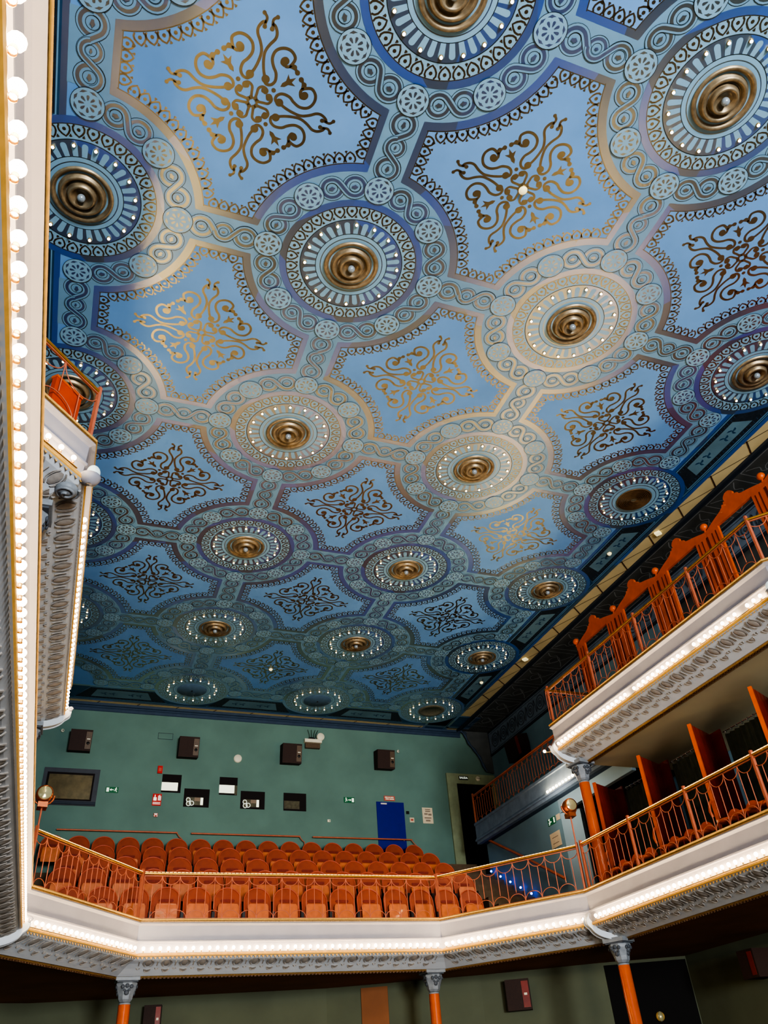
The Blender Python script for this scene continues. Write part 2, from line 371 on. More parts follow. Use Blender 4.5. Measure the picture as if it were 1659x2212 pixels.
# border round the lattice: dark bands, long panels with leaf sprigs
def border(T, n0, n1, w):
    P = Paint()
    P.polyf([(n0 - .5, .064), (n1 + .5, .064), (n1 + .5, w), (n0 - .5, w)], ED, .5)
    P.stroke([(n0 - .5, .075), (n1 + .5, .075)], .022, BA, 1)
    P.stroke([(n0 - .5, w - .012), (n1 + .5, w - .012)], .024, BA, 1.2)
    P.stroke([(n0 - .5, w - .034), (n1 + .5, w - .034)], .004, GR, 1.4)
    for k in range(n0, n1):
        o = k; w2 = w - .05
        P.polyf([(o + .27, .10), (o + .73, .10), (o + .84, w2), (o + .16, w2)], PD, 2)
        P.stroke([(o + .265, .096), (o + .735, .096), (o + .845, w2 + .004), (o + .155, w2 + .004)], .005, GR, 2.2, True)
        P.polyf([(o + .315, .128), (o + .685, .128), (o + .725, w2 - .03), (o + .275, w2 - .03)], PB, 3)
        for sx in (.37, .43, .57, .63):
            for t in range(3):
                b = (0.5 if sx < .5 else PI - .5) + t * 2.1; cx, cy = o + sx, (.128 + w2 - .03) / 2
                P.stroke([(cx + r * math.cos(b + r * 30), cy + r * math.sin(b + r * 30)) for r in (.0, .010, .020, .028)], [.004, .012, .012, .002], ED, 4)
        for t in range(24):
            x = o + .20 + .60 * t / 23
            P.stroke([(x, .106), (x + .008, .121)], .003, ED, 3); P.stroke([(x, w2 - .024), (x + .008, w2 - .006)], .003, ED, 3)
    full.merge(P, T)
border(lambda x, y: (3 + y, x), YMIN, YMAX, .30)
border(lambda x, y: (0 - y, x), YMIN, YMAX, .30)
border(lambda x, y: (x, 5 + y), 0, NX, .335)
mb = MB(); mb.v = [tuple(c(*v)) for v in full.v]; mb.f = full.f; mb.m = full.m; mb.sm = [False] * len(full.f)
struct(mb.make('ceiling', CM))
# ceiling slab above everything (closes the room)
mb = MB(); mb.box(c(-1.2, -1.8, .14), c(4.2, 6.2, .16)); struct(mb.make('ceiling_slab', 'soffitdark'))

# ------------------------------------------------------------------ medallions
def medal_paint():
    P = Paint()
    P.disc(0, 0, .258, DI, 4, 64)
    P.ring(0, 0, .254, .281, BA, 5, 72); P.ring(0, 0, .2525, .2555, LI, 6, 64)
    for k in range(32):
        a = 2 * PI * (k + .5) / 32; eye(P, .251 * math.cos(a), .251 * math.sin(a), a + PI, .040, .0375, 6)
    P.ring(0, 0, .140, .201, BA, 5, 64); P.ring(0, 0, .199, .202, TH, 6, 64)
    P.ring(0, 0, .139, .1415, TH, 6, 64)
    for k in range(32):
        a = 2 * PI * k / 32
        T = lambda u, v: (u * math.cos(a) - v * math.sin(a), u * math.sin(a) + v * math.cos(a))
        w = .0105; r1 = .180
        P.polyf([T(.1415, -w * .8), T(r1, -w)] + [T(r1 + w * math.sin(t), -w * math.cos(t)) for t in (.5, 1., PI / 2, 2.14, 2.64)] + [T(r1, w), T(.1415, w * .8)], DI, 6)
    P.ring(0, 0, .120, .1235, SL, 6, 64)
    return P
def flat(P, mats_, z0=0):
    mb = MB(); mb.v = [(v[0] * S, v[1] * S, v[2] * S + z0) for v in P.v]; mb.f = P.f; mb.m = P.m; mb.sm = [False] * len(P.f); return mb
mdisc = flat(medal_paint(), CM)
def prof(l): return [(r * S, z * S) for r, z in l]
bron = MB().lathe(prof([(.108, -.004), (.106, -.010), (.099, -.013), (.093, -.006), (.086, .002), (.080, -.002), (.076, -.014), (.071, -.019), (.064, -.016), (.058, -.006), (.052, .000), (.049, -.012), (.045, -.024), (.040, -.027), (.034, -.022), (.028, -.012), (.022, -.010), (.001, -.010)]), n=48)
knob = MB().ball((0, 0, -.024 * S), .0145 * S, n=16, h=10)
grille = MB()
for k in range(9): grille.lathe(prof([(.018 + .009 * k, -.004), (.021 + .009 * k, -.010), (.024 + .009 * k, -.004)]), n=40)
grille.lathe(prof([(.10, -.004), (.001, -.005)]), n=40, m=1)
plate = MB().lathe(prof([(.112, -.003), (.108, -.007), (.001, -.008)]), n=40)
plate2 = MB().lathe(prof([(.112, -.003), (.108, -.009), (.085, -.011), (.082, -.007), (.001, -.008)]), n=40)
tiny = MB().ball((0, 0, 0), .0055 * S, n=10, h=6).lathe(prof([(.0078, .006), (.0078, .002), (.006, .0)]), n=10, m=1)
protos = {}
for j in range(0, YMAX + 1):
    for i in range(NX + 1):
        if (i, j) in ((0, 5), (3, 0)): continue
        kind = 'grille' if (i, j) == (3, 2) else 'plate' if j == 5 and i in (1, 2) else 'plate2' if (i, j) == (3, 5) else 'bronze'
        coln = ['left edge column', 'second column from the left', 'third column from the left', 'right edge column'][i]
        rown = ['nearest row', 'second nearest row', 'third nearest row', 'fourth nearest row', 'row before the last', 'row along the back wall'][j]
        if j == 5: rown = 'back row'
        look = {'bronze': 'Round ceiling medallion with bronze rings', 'grille': 'Round ceiling medallion with a spiral grille', 'plate': 'Ceiling medallion with a flat grey disc', 'plate2': 'Ceiling medallion with a tarnished plate'}[kind]
        label = ('%s, %s, %s' % (look, coln, rown))
        loc = c(i, j, 0)
        if kind in protos:
            r = copy_tree(protos[kind]); r.location = loc; r['label'] = label; continue
        r = empty('ceiling_medallion', loc, label, 'ceiling medallion', 'round medallions of the painted ceiling')
        d = mdisc.make('painted_disc', CM, r)
        if kind == 'bronze':
            b = bron.make('ringed_bowl', 'bronze', r); knob.make('centre_boss', 'glassknob', b)
        elif kind == 'grille': grille.make('spiral_grille', ['bronze_dark', 'mesh'], r)
        elif kind == 'plate': plate.make('cover_plate', 'greydisc', r); MB().ball((0, 0, -.009 * S), .006 * S).make('centre_screw', 'black', r)
        else: plate2.make('cover_plate', 'mesh', r)
        t0 = None
        for k in range(16):
            a = 2 * PI * (k + .5) / 16; p = (.182 * S * math.cos(a), .182 * S * math.sin(a), -.007 * S)
            if t0 is None: t0 = tiny.make('pearl_lamp', ['tiny', 'socket'], r); t0.location = p
            else: inst(t0, r, p)
        protos[kind] = r

# ------------------------------------------------------------------ sweeps along plan paths
def mitre(path):
    out = []
    for i, p in enumerate(path):
        ns = []
        for a, b in ((i - 1, i), (i, i + 1)):
            if a < 0 or b >= len(path): continue
            dx, dy = path[b][0] - path[a][0], path[b][1] - path[a][1]; L = math.hypot(dx, dy); ns.append((dy / L, -dx / L))
        if len(ns) == 1: out.append(ns[0])
        else:
            sx, sy = ns[0][0] + ns[1][0], ns[0][1] + ns[1][1]; k = 2 / (sx * sx + sy * sy); out.append((sx * k, sy * k))
    return out
def off(path, n): return [(p[0] + m[0] * n, p[1] + m[1] * n) for p, m in zip(path, mitre(path))]
def sweep(mb, path, profile, zt, m=0, caps=False):
    ms = mitre(path); k = len(profile)
    vs = [c(p[0] + m_[0] * n, p[1] + m_[1] * n, zt + z) for p, m_ in zip(path, ms) for n, z in profile]
    fs = [(i * k + j, i * k + j + 1, (i + 1) * k + j + 1, (i + 1) * k + j) for i in range(len(path) - 1) for j in range(k - 1)]
    mb.add(vs, fs, m)
    if caps:
        mb.add([v for v in vs[:k]], [tuple(range(k))], m); mb.add([v for v in vs[-k:]], [tuple(range(k))], m)
def along(path, n, step, start=.5):
    q = off(path, n); out = []
    for a, b in zip(q[:-1], q[1:]):
        L = math.dist(a, b); k = max(1, round(L / step)); ang = math.atan2(b[1] - a[1], b[0] - a[0])
        for i in range(k): t = (i + start) / k; out.append((a[0] + (b[0] - a[0]) * t, a[1] + (b[1] - a[1]) * t, ang))
    return out
ZL, ZU = -1.834, -.956
LOW = [(.180, -1.3), (.183, 2.975), (.695, 3.685), (2.305, 3.685), (2.81, 2.975), (2.81, .6)]
UPR = [(2.81, 2.985), (2.81, 1.22), (3.02, .98)]
UPL = [(-.23, .74), (.19, 1.20), (.19, 2.985)]
FACE = [(-.05, -.02), (-.05, .004), (.013, .004), (.016, .0), (.013, -.005)]
FACE1 = [(.006, -.006), (.006, -.013)]
FACE2 = [(.012, -.013), (.014, -.018), (.002, -.022), (-.004, -.026), (-.006, -.089), (.002, -.092), (.002, -.098), (-.006, -.101), (-.008, -.128), (-.006, -.146), (.006, -.147)]
LIP = [(.004, -.147), (.0075, -.148), (.0085, -.152), (.0075, -.158), (.004, -.161)]
COVE = [(.004, -.161), (-.006, -.164), (-.018, -.172), (-.05, -.182), (-.085, -.198), (-.115, -.214), (-.135, -.224), (-.142, -.222)]
BEAD = [(-.142, -.222), (-.150, -.228), (-.158, -.232), (-.166, -.228), (-.168, -.222), (-.20, -.218)]
def balcony(name, path, zt, label):
    mid = path[len(path) // 2]; r = empty(name, c(mid[0], mid[1], zt), label, 'balcony front')
    og = c(mid[0], mid[1], zt)
    def mk(nm, mbx, mats_): o = mbx.make(nm, mats_); o.data.transform(Matrix.Translation(-og)); o.parent = r; return o
    m1 = MB(); sweep(m1, path, FACE, zt); sweep(m1, path, FACE1, zt, 1); sweep(m1, path, FACE2, zt, 2); sweep(m1, path, [(.013, -.005), (.006, -.006)], zt, 1); sweep(m1, path, [(.006, -.013), (.012, -.013)], zt, 1)
    mk('fascia', m1, ['giltlip', 'giltdark', 'white'])
    m2 = MB(); sweep(m2, path, LIP, zt)
    for x, y, a in along(path, -.001, .0205):
        X = Matrix.Translation(c(x, y, zt - .163)) @ Matrix.Rotation(a, 4, 'Z')
        m2.add([X @ Vector(v) for v in ((-.026, 0, .008), (.026, 0, .008), (.012, -.006, -.016), (0, -.008, -.028), (-.012, -.006, -.016))], [(0, 1, 2, 3, 4)])
    mk('golden_lip', m2, 'lip')
    m3 = MB(); sweep(m3, path, COVE, zt); mk('cove', m3, 'cove')
    m4 = MB(); sweep(m4, path, BEAD, zt)
    for x, y, a in along(path, -.152, .019):
        X = Matrix.Translation(c(x, y, zt - .2325)) @ Matrix.Rotation(a, 4, 'Z')
        m4.box((-.018, -.012, -.012), (.018, .02, .012), 1, X)
    mk('bead_moulding', m4, ['giltdark', 'beadnotch'])
    # plaster relief: eggs with brackets, then hanging shells
    m5 = MB()
    def cz(n):   # cove height at offset n
        for (a, za), (b, zb) in zip(COVE[:-1], COVE[1:]):
            if b <= n <= a: return za + (zb - za) * (a - n) / (a - b)
        return COVE[-1][1]
    def onto(x, y, a, u, n):   # u metres along, n plan offset from base line
        nx, ny = math.sin(a), -math.cos(a)
        p = c(x + nx * n, y + ny * n, zt + cz(n) - .0025); return p + Vector((math.cos(a), math.sin(a), 0)) * u
    for k, (x, y, a) in enumerate(along(path, 0, .043)):
        if k % 2 == 0:
            pts = [onto(x, y, a, .058 * math.cos(t), -.040 + .026 * math.sin(t)) for t in (2 * PI * i / 10 for i in range(10))]
            cen = onto(x, y, a, 0, -.040) + Vector((0, 0, -.02)); m5.add(pts + [cen], [(i, (i + 1) % 10, 10) for i in range(10)], 0, True)
            for s in (1, -1):
                for w in (.072, .092): m5.tube([onto(x, y, a, s * w * math.sin(t), -.040 + .032 * math.cos(t)) for t in (.5 + (PI - 1) * i / 6 for i in range(7))], .006, 0, 4)
            # shell
            pts = [onto(x, y, a, .056 * math.cos(t), -.086 - .020 * math.sin(t)) for t in (PI * i / 8 for i in range(9))]
            cen = onto(x, y, a, 0, -.086) + Vector((0, 0, -.012)); m5.add(pts + [cen], [(i, i + 1, 9) for i in range(8)], 0, False)
            m5.tube(pts, .007, 0, 4)
        else:
            pts = [onto(x, y, a, .026 * math.cos(t), -.078 - .010 * math.sin(t)) for t in (PI * i / 5 for i in range(6))]
            m5.tube(pts, .008, 0, 4); m5.tube([onto(x, y, a, 0, -.025), onto(x, y, a, 0, -.062)], .008, 0, 4)
    mk('plaster_relief', m5, 'coveorn')
    return r
balcony('balcony', LOW, ZL, 'pale front of the lower horseshoe balcony carrying a row of bulbs')
balcony('balcony', UPR, ZU, 'pale front of the upper right gallery below the wooden screen')
balcony('balcony', UPL, ZU, 'pale front of the upper left gallery, seen past the near bulbs')

# bulbs
bulb_mb = MB(); 
bp = [(.0001, .030), (.012, .0275), (.021, .020), (.0262, .010), (.0275, .0), (.025, -.010), (.019, -.019), (.013, -.027), (.011, -.034)]
bulb_mb.lathe(bp, n=12).lathe([(.0125, -.034), (.0125, -.052), (.015, -.054), (.015, -.060)], n=10, m=1)
bulb_proto = None
def strip(label, path, zt, step, segname='light_strip', skip=(), offb=()):
    global bulb_proto
    p0 = path[0]; r = empty('light_strip', c(*p0, zt - .146), label, 'light strip', 'rows of bulbs along the balcony fronts'); og = r.location.copy()
    q = off(path, .004)
    m = MB(); k = len(q)
    for a, b in zip(q[:-1], q[1:]):
        L = math.dist(a, b) * S; an = math.atan2(b[1] - a[1], b[0] - a[0])
        X = Matrix.Translation(c(a[0], a[1], zt - .146) - og) @ Matrix.Rotation(an, 4, 'Z'); m.box((0, -.010, .0), (L, .010, .005), 0, X)
    m.make('batten', 'socket', r)
    pos = along(path, .0100, step)
    for i, (x, y, a) in enumerate(pos):
        if i in skip: continue
        loc = c(x, y, zt - .146) - og + Vector((0, 0, .066))
        if bulb_proto is None:
            o = bulb_mb.make('bulb', ['bulb', 'socket'], r); bulb_proto = o; o.location = loc
        else: inst(bulb_proto, r, loc)
    return r
LS = [(.181, -.62), (.183, 2.965)]
strip('long row of big glowing bulbs up the near left edge of the photo', LS, ZL, .0363)
strip('row of bulbs along the left diagonal of the lower balcony', [(.193, 2.989), (.687, 3.674)], ZL, .0395)
strip('row of bulbs along the middle stretch of the lower balcony', [(.705, 3.685), (2.295, 3.685)], ZL, .0402)
strip('row of bulbs along the right diagonal of the lower balcony', [(2.313, 3.674), (2.80, 2.989)], ZL, .0395)
strip('row of bulbs along the right side of the lower balcony', [(2.81, 2.93), (2.81, .75)], ZL, .0395)
strip('row of bulbs along the upper right gallery front', [(2.81, 2.95), (2.81, 1.27)], ZU, .0395, skip=(18, 30, 39))
strip('row of bulbs along the upper left gallery front', [(.19, 1.42), (.19, 2.95)], ZU, .0395)
strip('short row of four bulbs on the angled end of the upper left gallery', [(-.01, .975), (.165, 1.165)], ZU, .05)
# set-back gallery strip
XS = 3.22
strip('short row of bulbs under the set back gallery behind the column', [(XS, 3.80), (XS, 3.08)], ZU + .02, .04)

# ------------------------------------------------------------------ slabs, walls, cornices
def sbox(name, lo, hi, m): mb = MB(); a, b = c(*lo), c(*hi); mb.box(a, b); return struct(mb.make(name, m))
def prism(name, pts, z0, z1, mats_, ms=None):
    mb = MB(); mb.extr([c(x, y, z0) for x, y in pts], (0, 0, (z1 - z0) * S)); return struct(mb.make(name, mats_))
WY = 5.40; WX = 3.72; WXL = -.72
sbox('wall_back', (WXL - .3, WY, -2.09), (WX + .3, WY + .05, .05), 'wall')
WP = [(-.74, -1), (-.74, 4.5), (.23, 4.80), (.96, 4.69), (1.9, 4.55), (2.74, 4.15), (3.35, 3.77), (3.80, 3.57), (3.77, 2.8), (3.77, -1)]
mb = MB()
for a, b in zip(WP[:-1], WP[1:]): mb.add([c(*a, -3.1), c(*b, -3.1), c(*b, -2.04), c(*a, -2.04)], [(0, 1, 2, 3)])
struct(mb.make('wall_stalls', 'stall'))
sbox('wall_right', (WX, 4.46, -2.09), (WX + .05, WY, .05), 'sidewall'); sbox('wall_right_upper', (WX + .001, 2.9, -.95), (WX + .02, 4.46, -.2), 'sidewall')
sbox('wall_right_boxes', (WX + .02, -1, -1.14), (WX + .07, 4.46, .05), 'soffitdark')
sbox('wall_right_lower', (WX + .02, -1, -2.05), (WX + .07, 4.46, -1.14), 'sidewall')
sbox('wall_left', (WXL - .05, -1, -3.1), (WXL, WY, .05), 'sidewall')
sbox('floor', (-3, -3, -3.15), (6, 6, -3.093), 'floor')
# deck of the lower horseshoe (plan ring) as three prisms: soffit brown
def deck(name, inner, z0, z1, m, outer): prism(name, inner + outer, z0, z1, m)
i2 = off(LOW, -.16)
z0 = ZL - .220
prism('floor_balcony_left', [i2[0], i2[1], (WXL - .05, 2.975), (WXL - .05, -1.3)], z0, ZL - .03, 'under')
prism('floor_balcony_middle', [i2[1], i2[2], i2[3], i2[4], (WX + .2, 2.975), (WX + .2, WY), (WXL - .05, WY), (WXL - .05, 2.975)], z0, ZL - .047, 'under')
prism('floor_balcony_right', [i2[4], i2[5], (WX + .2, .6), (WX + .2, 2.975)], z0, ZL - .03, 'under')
def edge(name, path, zt):
    a_, b_ = off(path, -.18), off(path, -.035)
    for k in range(len(path) - 1): prism(name, [a_[k], b_[k], b_[k + 1], a_[k + 1]], zt - .045, zt - .012, 'step')
edge('floor_balcony_edge', LOW, ZL)
# upper galleries: beige soffit
u2 = off(UPR, -.16); edge('floor_gallery_edge', UPR, ZU); edge('floor_gallery_edge', UPL, ZU)
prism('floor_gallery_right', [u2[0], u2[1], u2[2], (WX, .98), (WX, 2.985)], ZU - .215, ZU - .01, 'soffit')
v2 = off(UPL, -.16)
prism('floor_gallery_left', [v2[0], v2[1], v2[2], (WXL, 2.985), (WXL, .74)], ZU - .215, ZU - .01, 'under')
prism('floor_gallery_back', [(XS + .01, 2.99), (WX, 2.99), (WX, 4.90), (XS + .01, 4.90)], ZU - .145, ZU - .01, 'cornice')
mb = MB(); sweep(mb, [(XS, 4.90), (XS, 2.99)], [(-.02, .004), (.008, .004), (.008, -.012), (.0, -.016), (.0, -.10), (.014, -.12), (.014, -.128), (0, -.13), (0, -.148), (-.03, -.148)], ZU)
for v in (4.90,): pass
struct(mb.make('trim_gallery_back', 'frieze'))
# cream trough round the ceiling with steep joints and thin slanting dark lines
mb = MB()
mb.box(c(XR, YMIN - .4, .002), c(3.397, YB + .02, .01)); mb.box(c(XL - .09, YMIN - .4, .002), c(XL, YB + .02, .01)); mb.box(c(XL, YB + .012, .002), c(3.397, YB + .04, .01))
struct(mb.make('trim_trough', 'cream'))
mb = MB()
def flatstroke(mb, a, b, w, z, m=0):
    a = Vector(a); b = Vector(b); d = (b - a).normalized(); n = Vector((-d.y, d.x)) * w / 2
    mb.poly([c(p.x, p.y, z) for p in (a + n, b + n, b - n, a - n)], m)
for k in range(15):
    y = 1.49 - .2915 * 3 + .2915 * k
    if y > 5.2: break
    flatstroke(mb, (3.302, y - .075), (3.397, y), .007, -.0003); flatstroke(mb, (3.302, y + .235), (3.397, y), .004, -.0003)
for k in range(11): flatstroke(mb, (.05 + .30 * k, YB + .012), (.03 + .30 * k, YB + .04), .008, .0012)
struct(mb.make('trim_trough_marks', 'creamline'))
mb = MB(); sweep(mb, [(XL - .09, YB + .04), (3.44, YB + .04)], [(0, .003), (0, -.012), (.0, -.018), (-.012, -.022), (-.012, -.030), (-.02, -.036), (-.02, -.056), (-.03, -.062)], 0)
struct(mb.make('trim_cornice_back', 'cornice'))
mb = MB(); mb.box(c(3.397, -1.4, -.014), c(3.412, 5.37, .02)); mb.box(c(3.425, -1.4, -.006), c(3.44, 5.37, .02)); mb.box(c(3.412, -1.4, -.002), c(3.425, 5.37, .02), 1)
struct(mb.make('trim_beam_right', ['friezeline', 'soffitdark']))
mb = MB(); mb.box(c(XL - .12, -1.4, -.014), c(XL - .09, 5.37, .02)); struct(mb.make('trim_beam_left', 'friezeline'))
# painted gallery soffit, right: dark with stencilled panels and beams
mb = MB(); mb.box(c(3.44, -1.4, .0), c(WX, 5.39, .01)); mb.box(c(WXL, -1.4, 0), c(XL - .12, 5.39, .01))
def zs(mb, pts, r, z, m, x=None):
    for a, b in zip(pts[:-1], pts[1:]): flatstroke(mb, a, b, r, z, m)
for k in range(16):
    y = 5.27 - .30 * k - .15
    for rr in (.125,): zs(mb, [(3.455, y - rr), (3.455, y + rr), (3.70, y + rr), (3.70, y - rr), (3.455, y - rr)], .005, -.0004, 1)
    for s in (1, -1):
        zs(mb, [tuple(p) for p in smooth([(3.47, y + s * .10), (3.52, y + s * .05), (3.56, y + s * .07), (3.60, y + s * .02), (3.65, y - s * .03), (3.685, y - s * .09)], 3)], .006, -.0006, 1)
    zs(mb, [(3.577 + .04 * math.cos(t), y + .05 * math.sin(t)) for t in (2 * PI * i / 12 for i in range(13))], .005, -.0008, 1)
struct(mb.make('ceiling_gallery', ['soffitdark', 'greypaint']))
# scroll frieze along the side wall
mb = MB(); mb.box(c(WX - .004, -1, -.205), c(WX + .0, 5.38, -.012)); 
mb.box(c(WX - .012, -1, -.012), c(WX, 5.39, .0), 1); mb.box(c(WX - .012, -1, -.222), c(WX, 5.39, -.205), 1); mb.box(c(WX - .010, 5.37, -.21), c(WX, 5.385, -.005), 1)
def wallring(mb, y, z, r, w, m, x=WX - .0065, n=20, a0=0, a1=2 * PI, sy=1):
    pts = [c(x, y + r * math.cos(t), z + r * sy * math.sin(t)) for t in (a0 + (a1 - a0) * i / n for i in range(n + 1))]
    mb.tube(pts, w, m, 4)
for k in range(28):
    y = 5.26 - .165 * k; 
    wallring(mb, y, -.108, .058, .010, 2); wallring(mb, y, -.108, .034, .008, 2); wallring(mb, y, -.108, .012, .010, 2)
    mb.tube([c(WX - .0065, y - .058 - .05 * t, -.108 + .055 * math.sin(PI * 2 * t + (PI if k % 2 else 0))) for t in (i / 8 for i in range(9))], .009, 2, 4)
mb.tube([c(WX - .0065, 5.35, -.028), c(WX - .0065, -.9, -.028)], .006, 2, 4); mb.tube([c(WX - .0065, 5.35, -.19), c(WX - .0065, -.9, -.19)], .006, 2, 4)
struct(mb.make('trim_frieze', ['frieze', 'friezeline', 'friezeline']))
# scrolled bracket in the corner
br = [(3.433, -.004), (3.455, -.018), (3.478, -.05), (3.492, -.09), (3.51, -.125), (3.545, -.165), (3.572, -.205), (3.598, -.245), (3.612, -.29), (3.632, -.335), (3.65, -.36)]
r = empty('corner_bracket', c(3.55, 5.37, -.2), 'dark scrolled plaster bracket in the top right corner of the back wall', 'bracket'); og = r.location.copy()
mb = MB(); pts = smooth(br, 3); mb.extr([c(x, 5.375, z) - og for x, z in pts] + [c(WX, 5.375, -.37) - og, c(WX, 5.375, 0) - og], (0, .02 * S, 0)); mb.make('web_panel', 'soffitdark', r)
mb = MB(); mb.tube([c(x, 5.37, z) - og for x, z in pts], [.035 + .012 * math.sin(i * 1.3) for i in range(len(pts))], 0, 8)
mb.tube([c(3.475 + .022 * math.cos(t) * (1 - t / 9), 5.37, -.03 + .022 * math.sin(t) * (1 - t / 9)) - og for t in (i * .5 for i in range(15))], .018, 0, 6); mb.make('scroll_moulding', 'cornice', r)

# ------------------------------------------------------------------ columns
def column(x, y, ztop, zbot, label, rot=0):
    r = empty('iron_column', c(x, y, zbot), label, 'column', 'orange iron columns'); zt = (ztop - zbot) * S
    r.rotation_euler = (0, 0, rot)
    mb = MB(); n = 8; mb.lathe([(.13, .0), (.13, .14), (.115, .18), (.108, .22), (.100, zt - .42), (.09, zt - .40)], n=28); mb.make('shaft', 'column', r)
    mb = MB()
    mb.box((-.155, -.155, zt - .055), (.155, .155, zt)); mb.box((-.135, -.135, zt - .072), (.135, .135, zt - .055), 1)
    sq = [(.070, zt - .335), (.078, zt - .325), (.078, zt - .312), (.070, zt - .305)]; mb.lathe(sq, n=20)
    prof_ = [(.066, zt - .30), (.088, zt - .27), (.096, zt - .22), (.112, zt - .17), (.132, zt - .12), (.135, zt - .085), (.128, zt - .072)]
    vs = []
    for w, z in prof_:
        k = w * .72
        vs += [(w, -k * .6, z), (w, k * .6, z), (k * .6, w, z), (-k * .6, w, z), (-w, k * .6, z), (-w, -k * .6, z), (-k * .6, -w, z), (k * .6, -w, z)]
    mb.add(vs, [(i * 8 + k, i * 8 + (k + 1) % 8, (i + 1) * 8 + (k + 1) % 8, (i + 1) * 8 + k) for i in range(6) for k in range(8)])
    K = Matrix.Translation((0, 0, zt)) @ Matrix.Diagonal((1.28, 1.28, 1.25, 1)) @ Matrix.Translation((0, 0, -zt)); mb.v = [tuple(K @ Vector(v)) for v in mb.v]
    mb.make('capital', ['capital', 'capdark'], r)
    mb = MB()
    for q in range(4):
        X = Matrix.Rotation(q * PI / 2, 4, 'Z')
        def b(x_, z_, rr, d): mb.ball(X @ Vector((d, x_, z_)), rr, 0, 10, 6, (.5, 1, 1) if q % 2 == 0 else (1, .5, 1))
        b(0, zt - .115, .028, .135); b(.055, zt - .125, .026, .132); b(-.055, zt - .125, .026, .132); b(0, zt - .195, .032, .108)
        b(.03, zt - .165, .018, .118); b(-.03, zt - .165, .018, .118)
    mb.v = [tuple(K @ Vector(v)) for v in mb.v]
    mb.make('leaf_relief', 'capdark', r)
    return r
ZCAP = ZL - .222 - .004 + .0
column(.682, 3.886, ZL - .219, -3.093, 'orange iron column under the left bend of the lower balcony')
column(2.318, 3.886, ZL - .219, -3.093, 'orange iron column under the right bend of the lower balcony')
column(2.94, 2.967, ZL - .219, -3.093, 'large orange iron column at the bottom right under the balcony corner', .45)
column(2.94, 2.967, ZU - .212, ZL - .03, 'orange iron column rising from the lower balcony to the upper right gallery', .2)
column(.06, 1.30, ZU - .212, ZL - .03, 'column with scrolled capital under the end of the upper left gallery')
column(.06, 2.967, ZU - .212, ZL - .03, 'column at the far end of the upper left gallery')
# consoles at balcony corners over columns
def console(x, y, zt, ang, label, lampoff=False):
    r = empty('corner_console', c(x, y, zt - .146), label, 'console', 'scrolled consoles at the balcony corners'); r.rotation_euler = (0, 0, ang)
    mb = MB()   # s-shaped bracket: out along +x
    p = [(.085, .075), (.105, .03), (.10, -.03), (.06, -.075), (.03, -.10), (-.02, -.16), (-.12, -.22), (-.26, -.26), (-.42, -.275)]
    w = [.055, .06, .065, .06, .055, .06, .07, .075, .08]
    pts = smooth(p, 3); ws = [t for i in range(len(w) - 1) for t in (w[i], w[i] + (w[i + 1] - w[i]) / 3, w[i] + (w[i + 1] - w[i]) * 2 / 3)] + [w[-1]]
    vs = []
    for (u, z), ww in zip(pts, ws): vs += [(u, -ww, z), (u, ww, z), (u - .05, ww, z + .075), (u - .05, -ww, z + .075)]
    n = len(pts)
    mb.add(vs, [(i * 4 + k, i * 4 + (k + 1) % 4, (i + 1) * 4 + (k + 1) % 4, (i + 1) * 4 + k) for i in range(n - 1) for k in range(4)] + [(0, 1, 2, 3), (4 * n - 4, 4 * n - 3, 4 * n - 2, 4 * n - 1)], 0)
    for s in (1, -1):
        mb.tube([Vector((pts[i][0] + .004, s * ws[i] * .9, pts[i][1] - .004)) for i in range(n)], .011, 0, 6)
    mb.make('scroll_body', 'cove', r)
    mb = MB(); mb.tube([(.10 + .035 * math.cos(t) * (1 - t / 16), -.07 + .14 * (i / 24) * 0, .06 + .035 * math.sin(t) * (1 - t / 16)) for i, t in enumerate(k * .5 for k in range(24))], .012, 0, 6)
    mb.make('volute', 'white', r)
    return r
console(2.81, 2.975, ZL, PI - .1, 'white scrolled console at the right corner of the lower balcony over the column')
console(.183, 2.975, ZL, .1, 'white scrolled console at the left corner of the lower balcony beside the blazing bulbs')
console(2.81, 2.968, ZU, PI - .05, 'pale scrolled console at the far end of the upper right gallery')
console(.19, 2.968, ZU, .05, 'pale scrolled console at the far end of the upper left gallery')
# unlit dome lamp at the upper left bend and its twin on the right
def dome(x, y, ang, label, lit):
    r = empty('dome_lamp', c(x, y, ZU - .135), label, 'lamp'); r.rotation_euler = (0, 0, ang)
    MB().ball((.085, 0, .02), .085, n=20, h=12, sc=(.8, .9, 1)).make('glass_globe', 'bulboff', r)
    MB().lathe([(.03, -.13), (.075, -.11), (.105, -.06), (.108, -.03), (.09, -.028)], (.06, 0, 0), n=20).make('cup', 'white', r)
    mb = MB(); mb.lathe([(.10, .0), (.12, -.03), (.10, -.07), (.0001, -.09)], (-.15, 0, -.16), n=20)
    mb.tube([(-.15 + .13 * math.cos(t) * (1 - t / 14), .0 + .13 * math.sin(t) * (1 - t / 14), -.21 - .004 * t) for t in (k * .5 for k in range(24))], .016, 0, 6); mb.make('volute_base', 'capital', r)
    return r
dome(.19, 1.20, -.35, 'unlit white globe lamp at the bend of the upper left gallery', 0)
dome(2.81, 1.22, PI + .35, 'white globe lamp at the bend of the upper right gallery, at the photo edge', 1)
r = empty('end_lamp', c(2.745, 3.00, ZU - .15), 'small glowing bulb sticking out at the far end of the upper right gallery', 'lamp')
MB().ball((0, 0, 0), .030, n=12, h=8).make('bulb', 'bulb', r); MB().tube([(.02, 0, -.02), (.16, -.03, -.01)], .012).make('arm', 'socket', r)

